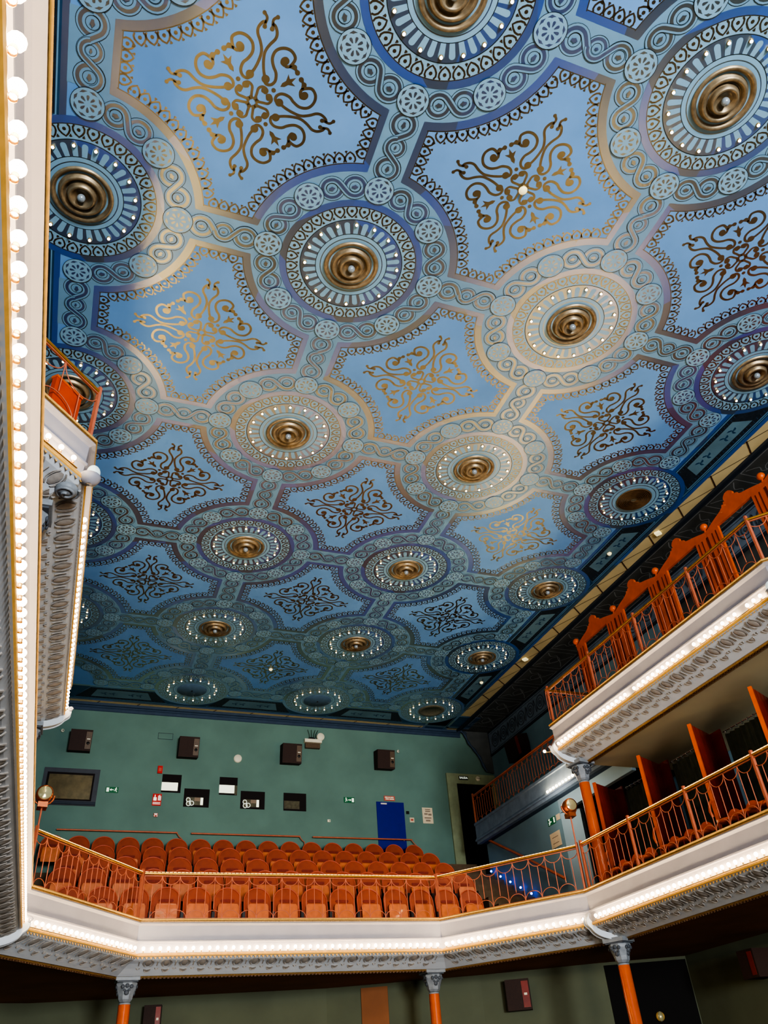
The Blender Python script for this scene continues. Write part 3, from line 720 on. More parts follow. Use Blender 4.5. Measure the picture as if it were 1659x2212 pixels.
# ------------------------------------------------------------------ railings
RH = .216
def arc_mb(w, h, up):
    mb = MB(); mb.tube([(w / 2 * math.cos(t), 0, (h * math.sin(t)) * (1 if up else -1)) for t in (PI * i / 12 for i in range(13))], .0068, 0, 5, cap=False); return mb
rod_long = {}; prot = {}
def railing(label, a, b, zt, pitch, posts=(), n_in=-.012, hand=True, rope=True, h=RH, lights=False, mid='redpaint'):
    q = off([a, b], n_in) if a != b else [a, b]; a, b = Vector(q[0]), Vector(q[1])
    L = (b - a).length; n = max(1, round(L / pitch)); p = L / n * S; an = math.atan2(b.y - a.y, b.x - a.x)
    r = empty('balcony_railing', c(a.x, a.y, zt), label, 'railing', 'red metal balcony railings'); r.rotation_euler = (0, 0, an)
    H = h * S; Lm = L * S; key = (round(p, 3), round(H, 3))
    MB().tube([(0, 0, H), (Lm, 0, H)], .022, 0, 8).make('handrail', 'brass' if hand else mid, r)
    if rope:
        mb = MB(); k = int(Lm / .07)
        for i in range(k): mb.box((Lm * i / k + .006, -.008, H + .019), (Lm * (i + 1) / k - .010, .008, H + .030), 0)
        mb.make('rope_light', 'ropelight', r)
    mb = MB(); mb.box((0, -.012, H - .045), (Lm, .012, H - .033)); mb.make('upper_rail', mid, r)
    MB().box((0, -.014, .02), (Lm, .014, .035)).make('bottom_rail', mid, r)
    if key not in prot: prot[key] = None
    A = B = U = D = None
    ua = p * .42; za = .03 + ua + .02; zb = H - .045 - ua
    for i in range(n + 1):
        x = i * p
        if 0 < i < n or not posts:
            if A is None: A = MB().tube([(0, 0, za), (0, 0, H - .04)], .0075, 0, 5).make('baluster', mid, r); A.location = (x, 0, 0)
            else: inst(A, r, (x, 0, 0))
        if i < n:
            if B is None:
                B = MB().tube([(0, 0, .03), (0, 0, zb)], .0075, 0, 5).make('baluster', mid, r); B.location = (x + p / 2, 0, 0)
                U = arc_mb(p * .98, ua, False).make('arch_bar', mid, r); U.location = (x + p / 2, 0, H - .045)
            else: inst(B, r, (x + p / 2, 0, 0)); inst(U, r, (x + p / 2, 0, H - .045))
            if D is None:
                D = arc_mb(p * .98, ua, True).make('arch_bar', mid, r); D.location = (x + p, 0, .03)
            elif i < n - 1: inst(D, r, (x + p, 0, .03))
    P = None
    for t in posts:
        x = t * S
        if P is None: P = MB().box((-.017, -.022, 0), (.017, .022, H + .07)).make('post', mid, r); P.location = (x, 0, 0)
        else: inst(P, r, (x, 0, 0))
    return r
railing('red iron railing on the left diagonal of the lower balcony', (.183, 2.975), (.695, 3.685), ZL, .083, (0.0, .871))
railing('red iron railing in front of the middle seats of the lower balcony', (.695, 3.685), (2.305, 3.685), ZL, .0895, ())
railing('red iron railing on the right diagonal, in front of the blue step lights', (2.305, 3.685), (2.81, 2.975), ZL, .092, (0.0, .871))
railing('long red iron railing in front of the boxes on the lower right side', (2.81, 2.955), (2.81, .86), ZL, .0873, tuple(.01 + .4365 * k for k in range(5)))
railing('red iron railing of the upper right gallery before the wooden screen', (2.81, 2.965), (2.81, 1.22), ZU, .0873, (0.0, .455, .890, 1.326, 1.74), rope=False)
railing('red iron railing on the angled end of the upper right gallery', (2.81, 1.22), (3.02, .98), ZU, .075, (), rope=False)
railing('red railing closing the far end of the upper right gallery', (3.24, 2.985), (2.81, 2.985), ZU, .05, (), rope=False)
railing('short red railing on the angled end of the upper left gallery', (-.23, .74), (.19, 1.20), ZU, .17, (.62,), rope=False)
railing('red railing of the set back gallery beside the back wall', (XS, 4.90), (XS, 3.02), ZU, .075, (0.0,), rope=False, hand=False)

# ------------------------------------------------------------------ theatre seats
def seat_proto(loc, label, group):
    r = empty('theatre_seat', loc, label, 'seat', group)
    W = .255
    def arch(w, z0, z1, dz=0, n=14):
        pts = [(-w, z0)]
        hh = min(w, z1 - z0)
        for i in range(n + 1): t = PI - PI * i / n; pts.append((w * math.cos(t), z1 - hh * .92 + hh * .92 * math.sin(t)))
        pts.append((w, z0)); return pts
    lean = lambda x, z, y0=0: (x, y0 + .10 + (z - .40) * .22, z)
    mb = MB(); pts = arch(W, .36, .90); mb.extr([lean(x, z) for x, z in pts], (0, .035, 0)); mb.make('backrest', 'seatback', r)
    mb = MB(); mb.tube([lean(x, z, -.004) for x, z in pts], .013, 0, 6); mb.make('rim', 'seatrim', r)
    mb = MB(); mb.extr([lean(x, z, -.012) for x, z in [(-.14, .66), (-.12, .685), (.12, .685), (.14, .66), (.12, .63), (-.12, .63)]], (0, .012, 0)); mb.make('back_pad', 'seatpad', r)
    mb = MB(); pp = [(-.19, .26), (-.20, .36), (-.195, .545), (-.17, .585), (.17, .585), (.195, .545), (.20, .36), (.19, .26)]
    mb.extr([(x, .0 + (z - .3) * .12, z) for x, z in pp], (0, .035, 0)); mb.make('seat_pan', 'seatpan', r)
    lg = MB().box((-.014, -.02, 0), (.014, .22, .44)).make('leg', 'black', r); lg.location = (-.275, 0, 0)
    inst(lg, r, (.275, 0, 0))
    return r
rows = [(3.95, -1.620, .185, 16, 'front row'), (4.26, -1.456, .298, 16, 'second row'), (4.57, -1.315, .315, 16, 'third row'), (4.88, -1.172, .350, 16, 'fourth row'), (5.19, -1.035, .193, 17, 'back row')]
sp = None
for y, zt, x0, n, rn in rows:
    for k in range(n):
        loc = c(x0 + .1644 * k, y - .03, zt) - Vector((0, 0, .905))
        lab = 'red brown round backed theatre seat, %s from the left in the %s' % (ORD[k + 1], rn)
        if sp is None: sp = seat_proto(loc, lab, 'theatre seats of the lower balcony')
        else: q = copy_tree(sp); q.location = loc; q['label'] = lab
# stepped floor under the rows
for i, (y, zt, x0, n, rn) in enumerate(rows):
    zf = zt - .905 / S
    y1 = rows[i + 1][0] - .06 if i < 4 else WY - .0
    mb = MB(); mb.box(c(.02, y - .06, ZL - .047), c(2.93, y1, zf - .0002)); struct(mb.make('floor_tier', 'step'))
# stairs on the right with blue lights
st = empty('staircase', c(3.25, 4.3, ZL - .04), 'worn brown steps climbing beside the seats to the exit doorway', 'stairs'); og = st.location.copy()
for k in range(9):
    y = 4.05 + .132 * k; z = -1.72 + .0655 * k
    MB().box(c(2.95, y, ZL - .047) - og, c(3.299, y + (.134 if k < 8 else .28), z) - og).make('step', 'step', st)
for k in range(5):
    y = 4.832 - .1325 * k; z = -1.309 - .0652 * k
    o = MB().ball((0, 0, 0), .026, n=10, h=6).make('step_light', 'led', None); 
    tag(o, 'tiny blue step light, %s from the top of the stairs' % ORD[k + 1], 'step light', 'blue step lights on the right stairs')
    o.location = c(3.27, y, z)
# handrails by back wall
for k, (xa, xb) in enumerate(((.20, 1.03), (1.129, 1.955), (2.054, 2.881))):
    o = empty('wall_handrail', c(xa, WY - .03, -.955), 'red tubular handrail behind the back row, %s' % ['left length', 'middle length', 'right length before the blue door'][k], 'handrail', 'handrails behind the back row')
    L = (xb - xa) * S
    MB().tube([(0, 0, 0), (L, 0, .004)], .020, 0, 8).make('rail_bar', 'redpaint', o)
    MB().tube([(L - .02, 0, 0), (L + .06, 0, -.10), (L + .12, 0, -.14), (L + .12, .02, -.3), (L + .12, .02, -.9)], .013).make('end_post', 'redpaint', o)
o = empty('stair_handrail', c(3.5, 4.8, -1.17), 'sloping red wooden handrail on the wall beside the stairs', 'handrail'); og = o.location.copy()
MB().tube([c(3.272, 4.97, -1.015) - og, c(3.272, 4.35, -1.322) - og, c(3.272, 3.86, -1.574) - og], .035, 0, 4).make('rail_bar', 'redpaint', o)
for y, z in ((4.8, -1.10), (4.1, -1.45)): MB().tube([c(3.272, y, z) - og, c(3.30, y, z - .01) - og], .012).make('bracket_arm', 'black', o)
# rail post at stair top
# ------------------------------------------------------------------ back wall fittings (x, z in plan units on the back wall)
def wb(mb, x0, x1, z0, z1, d0, d1, m=0, o=Vector((0, 0, 0))):   # box standing off the back wall by d0..d1 metres
    a = c(x0, WY, z1); b = c(x1, WY, z0); mb.box((a.x - o.x, a.y - d1 - o.y, a.z - o.z), (b.x - o.x, b.y - d0 - o.y, b.z - o.z), m); return mb
for (x0, x1, n_) in ((.180, .335, 'at the far left above the window'), (.975, 1.128, 'above the lit projection ports'), (1.792, 1.950, 'under the white lamp unit'), (2.602, 2.755, 'above the blue door')):
    o = empty('wall_speaker', c((x0 + x1) / 2, WY - .02, -.32), 'dark brown box speaker on the back wall, ' + n_, 'speaker', 'box speakers on the back wall'); og = o.location
    X = Matrix.Translation(og * 0) @ Matrix.Rotation(.16, 4, 'X')
    w = (x1 - x0) * S / 2
    MB().box((-w, -.28, -.27), (w, .06, .27), 0, X).make('cabinet', 'speaker', o)
    MB().box((w - .15, -.286, -.22), (w - .01, -.278, .22), 0, X).make('side_panel', 'spkstrip', o)
    MB().box((w - .12, -.292, .02), (w - .04, -.285, .045), 0, X).make('badge', 'offwhite', o)
    MB().lathe([(.001, -.294), (.035, -.292), (.04, -.286)], (w - .08, 0, -.12), axis=1, n=14).make('tweeter', 'black', o)
for x, z, n_ in ((.117, -.236, 'beside the leftmost speaker'), (2.826, -.224, 'beside the speaker above the blue door')):
    o = empty('dome_camera', c(x, WY, z), 'small white security camera on the back wall ' + n_, 'camera', 'small white cameras')
    MB().ball((0, -.035, 0), .045, n=14, h=8).make('housing', 'offwhite', o); MB().ball((.012, -.075, -.006), .016).make('camera_lens', 'black', o)
o = empty('wall_light', c(1.45, WY, -.368), 'round cream disc light between two speakers on the back wall', 'wall light')
MB().lathe([(.001, -.05), (.09, -.048), (.11, -.035), (.115, -.0)], axis=1, n=28).make('diffuser', 'offwhite', o)
mb = MB(); wb(mb, .818, .932, -.249, -.199, 0, .004); o = mb.make('vent_grille', 'wall', None, origin=c(.875, WY, -.225)); tag(o, 'flat teal vent grille up to the left of the second speaker', 'vent'); o.location = c(.875, WY, -.225)
mb = MB()
for e in ((.818, .932, -.249, -.2465), (.818, .932, -.2015, -.199), (.818, .8205, -.249, -.199), (.9295, .932, -.249, -.199)): wb(mb, *e, .004, .01, o=c(.875, WY, -.225))
mb.make('frame', 'friezeline', o)
def plaque(name, x0, x1, z0, z1, m, label, cat, depth=.012):
    og = c((x0 + x1) / 2, WY, (z0 + z1) / 2); r = empty(name, og, label, cat)
    wb(MB(), x0, x1, z0, z1, 0, depth, o=og).make('board', m, r); return r, og
def bits(r, og, rects, name, m, d=.016):
    mb = MB()
    for x0, x1, z0, z1 in rects: wb(mb, x0, x1, z0, z1, .011, d, o=og)
    return mb.make(name, m, r)
r, og = plaque('alarm_box', .842, .878, -.519, -.463, 'red', 'small red alarm box above the fire sign', 'alarm', .05); bits(r, og, [(.850, .870, -.505, -.478)], 'front_plate', 'pinkred', .056)
r, og = plaque('fire_sign', .828, .893, -.758, -.671, 'red', 'red and white fire point sign with a pointing hand', 'sign')
bits(r, og, [(.835, .858, -.722, -.698), (.842, .848, -.70, -.680), (.868, .873, -.72, -.685), (.876, .881, -.72, -.680), (.884, .888, -.72, -.688), (.833, .887, -.748, -.744), (.833, .887, -.738, -.734)], 'pictogram', 'signwhite')
r, og = plaque('button_box', .849, .878, -.840, -.815, 'pinkred', 'tiny pink and white button box under the fire sign', 'alarm', .04); bits(r, og, [(.853, .874, -.826, -.818), (.851, .857, -.838, -.832), (.870, .876, -.838, -.832)], 'marking', 'signwhite', .045)
# projection ports
def port(x0, x1, z0, z1, label, kind):
    og = c((x0 + x1) / 2, WY, (z0 + z1) / 2); r = empty('projection_port', og, label, 'wall opening', 'projection ports in the back wall')
    wb(MB(), x0, x1, z0, z1, 0, .006, o=og).make('recess', 'portblack', r)
    W_, H_ = x1 - x0, z1 - z0
    if kind == 'lit':
        wb(MB(), x0 + .0, x0 + W_ * .84, z0 + H_ * .10, z0 + H_ * .55, .006, .012, o=og).make('lit_pane', 'paperlit', r)
        if x0 > 1.2: wb(MB(), x0 + W_ * .86, x0 + W_, z0 + H_ * .02, z0 + H_ * .55, .006, .009, o=og).make('side_reveal', 'portdim', r)
    elif kind == 'gear':
        wb(MB(), x0 + W_ * .10, x0 + W_ * .78, z0 + H_ * .10, z0 + H_ * .53, .006, .010, o=og).make('pane', 'portdim', r)
        wb(MB(), x0 + W_ * .66, x0 + W_ * .76, z0 + H_ * .12, z0 + H_ * .52, .010, .014, o=og).make('lit_edge', 'paperlit', r)
        wb(MB(), x0 + W_ * .42, x0 + W_ * .64, z0 + H_ * .32, z0 + H_ * .52, .010, .013, o=og).make('lit_card', 'ink', r)
        mb = MB()
        for fx, fz, rr in ((.18, .38, .05), (.20, .17, .055), (.32, .20, .055)):
            p = c(x0 + W_ * fx, WY, z0 + H_ * fz) - og; mb.tube([(p.x + rr * math.cos(t), -.014, p.z + rr * math.sin(t)) for t in (2 * PI * i / 16 for i in range(16))], .010, 0, 5, closed=True)
        mb.make('film_reel', 'signwhite', r)
    else: wb(MB(), x0 + W_ * .03, x0 + W_ * .70, z0 + H_ * .10, z0 + H_ * .55, .006, .010, o=og).make('dim_pane', 'portdim', r)
port(.884, 1.027, -.657, -.521, 'upper projection port with a pale lit pane, just right of the fire sign', 'lit')
port(1.318, 1.458, -.656, -.520, 'upper projection port with a lit pane, right of the middle of the wall ports', 'lit')
port(1.056, 1.247, -.757, -.621, 'lower left projection port with film reels behind glass', 'gear')
port(1.487, 1.677, -.755, -.620, 'middle lower projection port with film reels behind glass', 'gear')
port(1.827, 2.011, -.756, -.619, 'rightmost projection port, dark and empty', 'dim')
# window
og = c(.24, WY, -.65); r = tag(empty('window_1', og, None, None), kind='structure')
wb(MB(), .045, .431, -.781, -.516, 0, .03, o=og).make('window_frame', 'winframe', r)
wb(MB(), .070, .397, -.748, -.548, .03, .034, o=og).make('recess', 'portblack', r)
wb(MB(), .085, .385, -.738, -.563, .034, .040, o=og).make('pane', 'winglass', r)
wb(MB(), .05, .43, -.776, -.755, .03, .07, o=og).make('window_sill', 'friezeline', r)
def man(mb, og, x, z, s, flip):
    f = -1 if flip else 1
    def st(pts, w): mb.tube([Vector((c(x, WY, z).x - og.x + f * u * s, -.017, c(x, WY, z).z - og.z + v * s)) for u, v in pts], w * s, 0, 4)
    st([(-.05, .30), (.12, .02), (-.02, -.10), (-.05, -.32), (-.18, -.34)], .06)
    st([(.12, .02), (.20, -.16), (.34, -.18)], .06); st([(-.16, .10), (-.04, .24), (.14, .22), (.26, .12)], .05); mb.ball(Vector((c(x, WY, z).x - og.x + f * .0 * s, -.017, c(x, WY, z).z - og.z + .42 * s)), .09 * s, 0, 10, 6)
def arrow(mb, og, x, z, s, flip):
    f = -1 if flip else 1; p = c(x, WY, z) - og
    mb.add([(p.x + f * u * s, -.016, p.z + v * s) for u, v in ((-.3, .06), (.05, .06), (.05, .2), (.32, 0), (.05, -.2), (.05, -.06), (-.3, -.06))], [tuple(range(7))])
r, og = plaque('exit_sign', .487, .577, -.678, -.636, 'green', 'green exit sign with a left arrow beside the window', 'sign')
mb = MB(); man(mb, og, .561, -.657, .13, True); arrow(mb, og, .530, -.657, .16, True); wb(mb, .493, .511, -.672, -.642, .011, .016, o=og); mb.make('pictogram', 'signwhite', r)
r, og = plaque('exit_sign', 2.325, 2.416, -.675, -.631, 'green', 'green exit sign with a right arrow left of the blue door', 'sign')
mb = MB(); man(mb, og, 2.343, -.653, .13, False); arrow(mb, og, 2.374, -.653, .16, False); wb(mb, 2.392, 2.410, -.669, -.638, .011, .016, o=og); mb.make('pictogram', 'signwhite', r)
# emergency lamp unit with cables
og = c(2.065, WY, -.21); r = empty('air_unit', og, 'white shelf unit with grey grille, round lamp and loose cables above a speaker', 'wall unit')
wb(MB(), 2.00, 2.125, -.250, -.210, 0, .10, o=og).make('grille', 'spkstrip', r)
wb(MB(), 1.992, 2.138, -.206, -.178, 0, .14, o=og).make('shelf', 'offwhite', r)
MB().lathe([(.001, -.17), (.10, -.168), (.115, -.15), (.115, -.10)], c(2.128, WY, -.155) - og, axis=1, n=24).make('round_lamp', 'offwhite', r)
mb = MB(); p = c(2.055, WY, -.178) - og; mb.ball(p + Vector((0, -.07, .02)), .11, n=10, h=6, sc=(1, .4, .5))
for t in (-.05, 0, .05, .09): mb.tube([p + Vector((t, -.06, 0)), p + Vector((t * 1.4, -.07, .16)), p + Vector((t * 2.2, -.06, .30))], .006, 0, 4)
mb.make('cable_bundle', 'portblack', r)
# blue door and its labels
og = c(2.72, WY, -1.28); r = tag(empty('door_1', og, None, None), kind='structure')
wb(MB(), 2.602, 2.842, -1.292, -.656, 0, .02, o=og).make('door_leaf', 'bluedoor', r)
wb(MB(), 2.640, 2.692, -.676, -.665, .02, .026, o=og).make('closer', 'offwhite', r)
MB().ball(c(2.818, WY, -.96) - og + Vector((0, -.04, 0)), .018).make('door_handle', 'steel', r)
r, og = plaque('door_label', 2.672, 2.768, -.644, -.605, 'pinkred', 'small faded red label above the blue door', 'sign'); bits(r, og, [(2.680, 2.705, -.622, -.612), (2.710, 2.722, -.622, -.612), (2.727, 2.757, -.622, -.612), (2.685, 2.715, -.636, -.626), (2.720, 2.760, -.636, -.626)], 'lettering', 'offwhite')
r, og = plaque('switch_box', 2.860, 2.884, -.745, -.723, 'black', 'tiny black box just right of the blue door', 'switch', .03)
r, og = plaque('notice', 2.887, 2.926, -.810, -.772, 'paper', 'small white notice just right of the blue door', 'notice'); bits(r, og, [(2.896, 2.917, -.798, -.783)], 'printed_square', 'pinkred')
r, og = plaque('notice', 3.004, 3.096, -.814, -.687, 'paper', 'large cream poster between the blue door and the exit doorway', 'notice'); bits(r, og, [(3.03, 3.075, -.706, -.698), (3.03, 3.075, -.722, -.712), (3.02, 3.05, -.745, -.732), (3.055, 3.085, -.75, -.735), (3.02, 3.08, -.775, -.765), (3.03, 3.07, -.798, -.785)], 'print', 'ink', .0135)
r, og = plaque('thermostat', 2.183, 2.207, -.832, -.813, 'offwhite', 'tiny cream thermostat alone on the teal wall', 'switch', .03); bits(r, og, [(2.196, 2.203, -.828, -.817)], 'button', 'surround', .035)
# exit doorway with sign
og = c(3.5, WY, -1.28); r = tag(empty('door_2', og, None, None), kind='structure')
mb = MB(); wb(mb, 3.255, 3.345, -1.292, -.388, 0, .06, o=og); wb(mb, 3.345, 3.72, -.475, -.388, 0, .06, o=og); wb(mb, 3.68, 3.72, -1.292, -.475, 0, .06, o=og); mb.make('door_frame', 'surround', r)
wb(MB(), 3.345, 3.68, -1.292, -.475, 0, .012, o=og).make('dark_opening', 'darkroom', r)
og = c(3.412, WY - .06 / S, -.426); r = empty('exit_sign', og, 'black SALIDA sign over the exit doorway', 'sign')
MB().box((-.15, -.02, -.055), (.15, 0, .055)).make('board', 'black', r)
cu = bpy.data.curves.new('lettering', 'FONT'); cu.body = 'SALIDA'; cu.size = .082; cu.align_x = 'CENTER'; cu.align_y = 'CENTER'; cu.extrude = .001
cu.offset = .002
tmp = bpy.data.objects.new('tmp', cu); COL.objects.link(tmp); dg = bpy.context.evaluated_depsgraph_get(); me = bpy.data.meshes.new_from_object(tmp.evaluated_get(dg)); bpy.data.objects.remove(tmp)
o = bpy.data.objects.new('lettering', me); COL.objects.link(o); o.parent = r; o.rotation_euler = (PI / 2, 0, 0); o.location = (0, -.023, 0); me.materials.clear(); me.materials.append(M['signwhite'])
o = empty('wall_light', c(3.552, WY - .06 / S, -.426), 'round cream emergency light right of the SALIDA sign', 'wall light')
MB().ball((0, -.01, 0), .075, n=20, h=10, sc=(1, .5, 1)).make('diffuser', 'offwhite', o); MB().box((-.07, -.052, -.006), (.07, -.046, .006), 0, Matrix.Rotation(.2, 4, 'Y')).make('band', 'spkstrip', o)
# side wall fittings (y, z on x = WX)
def side(name, y0, y1, z0, z1, m, label, cat, d=.012, xw=WX):
    og = c(xw, (y0 + y1) / 2, (z0 + z1) / 2); r = empty(name, og, label, cat)
    h = abs(y1 - y0) * S / 2; v = abs(z1 - z0) * S / 2; MB().box((-d, -h, -v), (0, h, v)).make('board', m, r); return r, h, v
r, h, v = side('exit_sign', 3.886, 3.982, -1.226, -1.182, 'green', 'green exit sign on the right side wall above the poster', 'sign', xw=3.30)
mb = MB(); mb.box((-.016, -h + .02, -v + .02), (-.012, -h + .07, v - .02)); mb.tube([(-.016, h - .06, .05), (-.016, h - .12, 0), (-.016, h - .06, -.06)], .014, 0, 4); mb.tube([(-.016, h - .05, -.01), (-.016, .0, -.01)], .01, 0, 4); mb.ball((-.016, h - .09, .06), .014); mb.make('pictogram', 'signwhite', r)
r, h, v = side('notice', 3.825, 3.870, -1.218, -1.183, 'paper', 'small white notice right of the side wall exit sign', 'notice', xw=3.30)
r, h, v = side('notice', 3.862, 3.987, -1.369, -1.277, 'paper', 'large cream poster on the right side wall above the railing', 'notice', xw=3.30)
mb = MB(); mb.box((-.0135, -h * .6, -v * .5), (-.012, h * .6, -v * .4)); mb.box((-.0135, -h * .6, v * .3), (-.012, h * .6, v * .4)); mb.make('print', 'ink', r)
o = empty('wall_speaker', c(WX, 4.83, -.34), 'large dark speaker on the right side wall below the scroll frieze', 'speaker')
X = Matrix.Rotation(-.15, 4, 'Y'); MB().box((-.34, -.42, -.30), (0, .42, .28), 0, X).make('cabinet', 'speaker', o); MB().box((-.346, -.40, -.26), (-.339, -.25, .24), 0, X).make('side_panel', 'seatpad', o)
# wall under the set back gallery, lintel over the passage to the boxes
sbox('wall_gallery', (3.30, 3.82, -1.87), (3.33, 4.90, ZU - .146), 'sidewall')
sbox('trim_lintel', (3.30, 2.99, -1.185), (3.33, 3.819, ZU - .146), 'palewall')
prism('wall_splay_spill', [(3.301, 3.819), (3.331, 3.819), (3.40, 3.70), (3.37, 3.69)], -1.85, -1.187, 'palewall')  # pale tone stands in for lamp light spilling over this face
sbox('wall_passage_shade', (3.50, 2.99, -1.85), (3.52, 4.2, ZU - .146), 'darkroom')  # near-black sheet put in for the darkness of the passage

# small fittings on the ceiling
def pend(x, y, label, m='tiny', big=1, square=False):
    r = empty('ceiling_spot', c(x, y, 0), label, 'ceiling light', 'small fittings on the ceiling')
    if square: MB().box((-.06, -.06, -.04), (.06, .06, 0), 0, Matrix.Rotation(.5, 4, 'Z')).make('diffuser', m, r)
    else: MB().lathe([(.001, -.05), (.03, -.048), (.048 * big, -.02), (.05 * big, -.006)], n=16).make('diffuser', m, r)
    MB().lathe([(.055 * big, -.010), (.058 * big, .0)], n=16).make('rim', 'socket', r)
M['spotoff'] = mat('cream_fitting_added_glow', lin(236, 222, 160), .4, noise=0, emit=(1, .88, .5, 1), es=.5)
pend(1.503, .507, 'small round gilt light in the middle of a blue field near the top', 'spotoff', 1.15)
pend(1.504, 4.523, 'small hanging white light in the last blue field before the back wall', 'spotoff')
pend(3.171, 2.518, 'round white detector on the right ceiling border', 'spotoff'); pend(3.34, 2.249, 'square white fitting on the cream strip, upper one', 'spotoff', square=True)
pend(3.185, 4.40, 'round white detector on the border near the back right corner', 'spotoff'); pend(3.34, 3.95, 'square white fitting on the cream strip, lower one', 'spotoff', square=True)

# ------------------------------------------------------------------ boxes on the lower right: partitions, curtains, stools
ZF = ZL - .03
ptop = -1.287
for k, yy in enumerate((2.958, 2.533, 2.112, 1.687, 1.262)):
    nm = ['beside the column', 'second from the column', 'third from the column', 'fourth from the column at the photo edge', 'just past the photo edge'][k]
    r = empty('box_partition', c(3.0, yy, ZF), 'dark red wooden box partition, ' + nm, 'partition', 'wooden partitions between the boxes')
    H = (ptop - ZF) * S; og = r.location.copy()
    a = Vector((0, 0)); b = Vector((.19 * S, .093 * S)); d = (b - a).normalized(); an = math.atan2(d.y, d.x); L = (b - a).length
    X = Matrix.Rotation(an, 4, 'Z')
    m_ = MB(); m_.box((0, -.018, 0), (L, .018, H), 0, X)
    for t in range(1, 5): m_.box((L * t / 5 - .004, -.022, 0), (L * t / 5 + .004, -.018, H), 1, X)
    m_.make('side_panel', ['darkred', 'groove'], r)
    MB().box((-.03, -.03, 0), (.005, .03, H + .01), 0, X).make('front_post', 'wood', r)
    MB().box((L * math.cos(an) - .01, L * math.sin(an) - .27, 0), (L * math.cos(an) + .02, L * math.sin(an), H)).make('return_panel', 'woodpanel' if k > 9 else 'darkred', r)
    # armrest scroll
    MB().tube([(-.03, 0, .78), (-.10, -.01, .72), (-.13, -.01, .60), (-.10, -.01, .52)], .022, 0, 6).make('arm_scroll', 'wood', r)
    if k < 4:
        y1 = yy + .02; y0 = yy - .33
        cr = empty('box_curtain', c(3.21, (y0 + y1) / 2, ptop - .012), 'dark green curtain on a shiny rod, ' + ['in the box nearest the column', 'in the second box from the column', 'in the third box from the column', 'in the box at the photo edge'][k], 'curtain', 'curtains at the back of the boxes')
        Lc = (y1 - y0) * S / 2
        MB().tube([(0, -Lc, 0), (0, Lc, 0)], .012).make('rod', 'steel', cr)
        mbc = MB(); n = 56; vs = []
        for i in range(n + 1):
            y = -Lc + 2 * Lc * i / n; x = .025 * math.sin(i * 1.15); vs += [(x, y, -.06), (x * 1.3, y, -(ptop - ZF) * S + .03)]
        mbc.add(vs, [(2 * i, 2 * i + 2, 2 * i + 3, 2 * i + 1) for i in range(n)], 0, True); mbc.make('drape', 'curtain', cr)
        rg = None
        for i in range(9):
            y = -Lc + 2 * Lc * (i + .5) / 9
            if rg is None: rg = MB().tube([(.022 * math.cos(t), 0, -.012 + .03 * math.sin(t)) for t in (2 * PI * j / 10 for j in range(10))], .006, 0, 5, closed=True).make('ring', 'steel', cr); rg.location = (0, y, 0)
            else: inst(rg, cr, (0, y, 0))
        # stools in the box
        for s_ in range(3):
            nmn = ['nearest the back wall', 'in the middle', 'nearest the viewer'][s_]
            pos = c(2.935, yy - .13 - .115 * s_, ZF)
            ch = empty('box_chair', pos, 'low round backed orange chair in the %s box from the column, %s' % (['first', 'second', 'third', 'fourth'][k], nmn), 'chair', 'orange chairs inside the boxes')
            MB().lathe([(.001, .36), (.15, .36), (.165, .345), (.16, .32), (.001, .315)], n=18).make('seat', 'wood', ch)
            mb2 = MB(); mb2.extr([(.12, .17 * math.cos(t), .34 + .17 * math.sin(t)) for t in (PI * j / 10 for j in range(11))], (.025, 0, 0)); mb2.make('backrest', 'wood', ch)
            for lx, ly in ((.11, .10), (.11, -.10), (-.11, .10), (-.11, -.10)): MB().tube([(lx, ly, .32), (lx * 1.2, ly * 1.2, 0)], .013, 0, 5).make('leg', 'darkred', ch)
# low bench panel behind
o = MB().box(c(3.36, 1.1, ZF) - c(3.36, 2, ZF), c(3.40, 3.0, ZL + .16) - c(3.36, 2, ZF)).make('bench_back', 'woodpanel', None); o.location = c(3.36, 2, ZF); tag(o, 'long orange wooden bench back behind the boxes', 'bench')
MB().box(c(3.355, 1.1, ZL + .155) - c(3.36, 2, ZF), c(3.41, 3.0, ZL + .165) - c(3.36, 2, ZF)).make('top_cap', 'darkred', o)

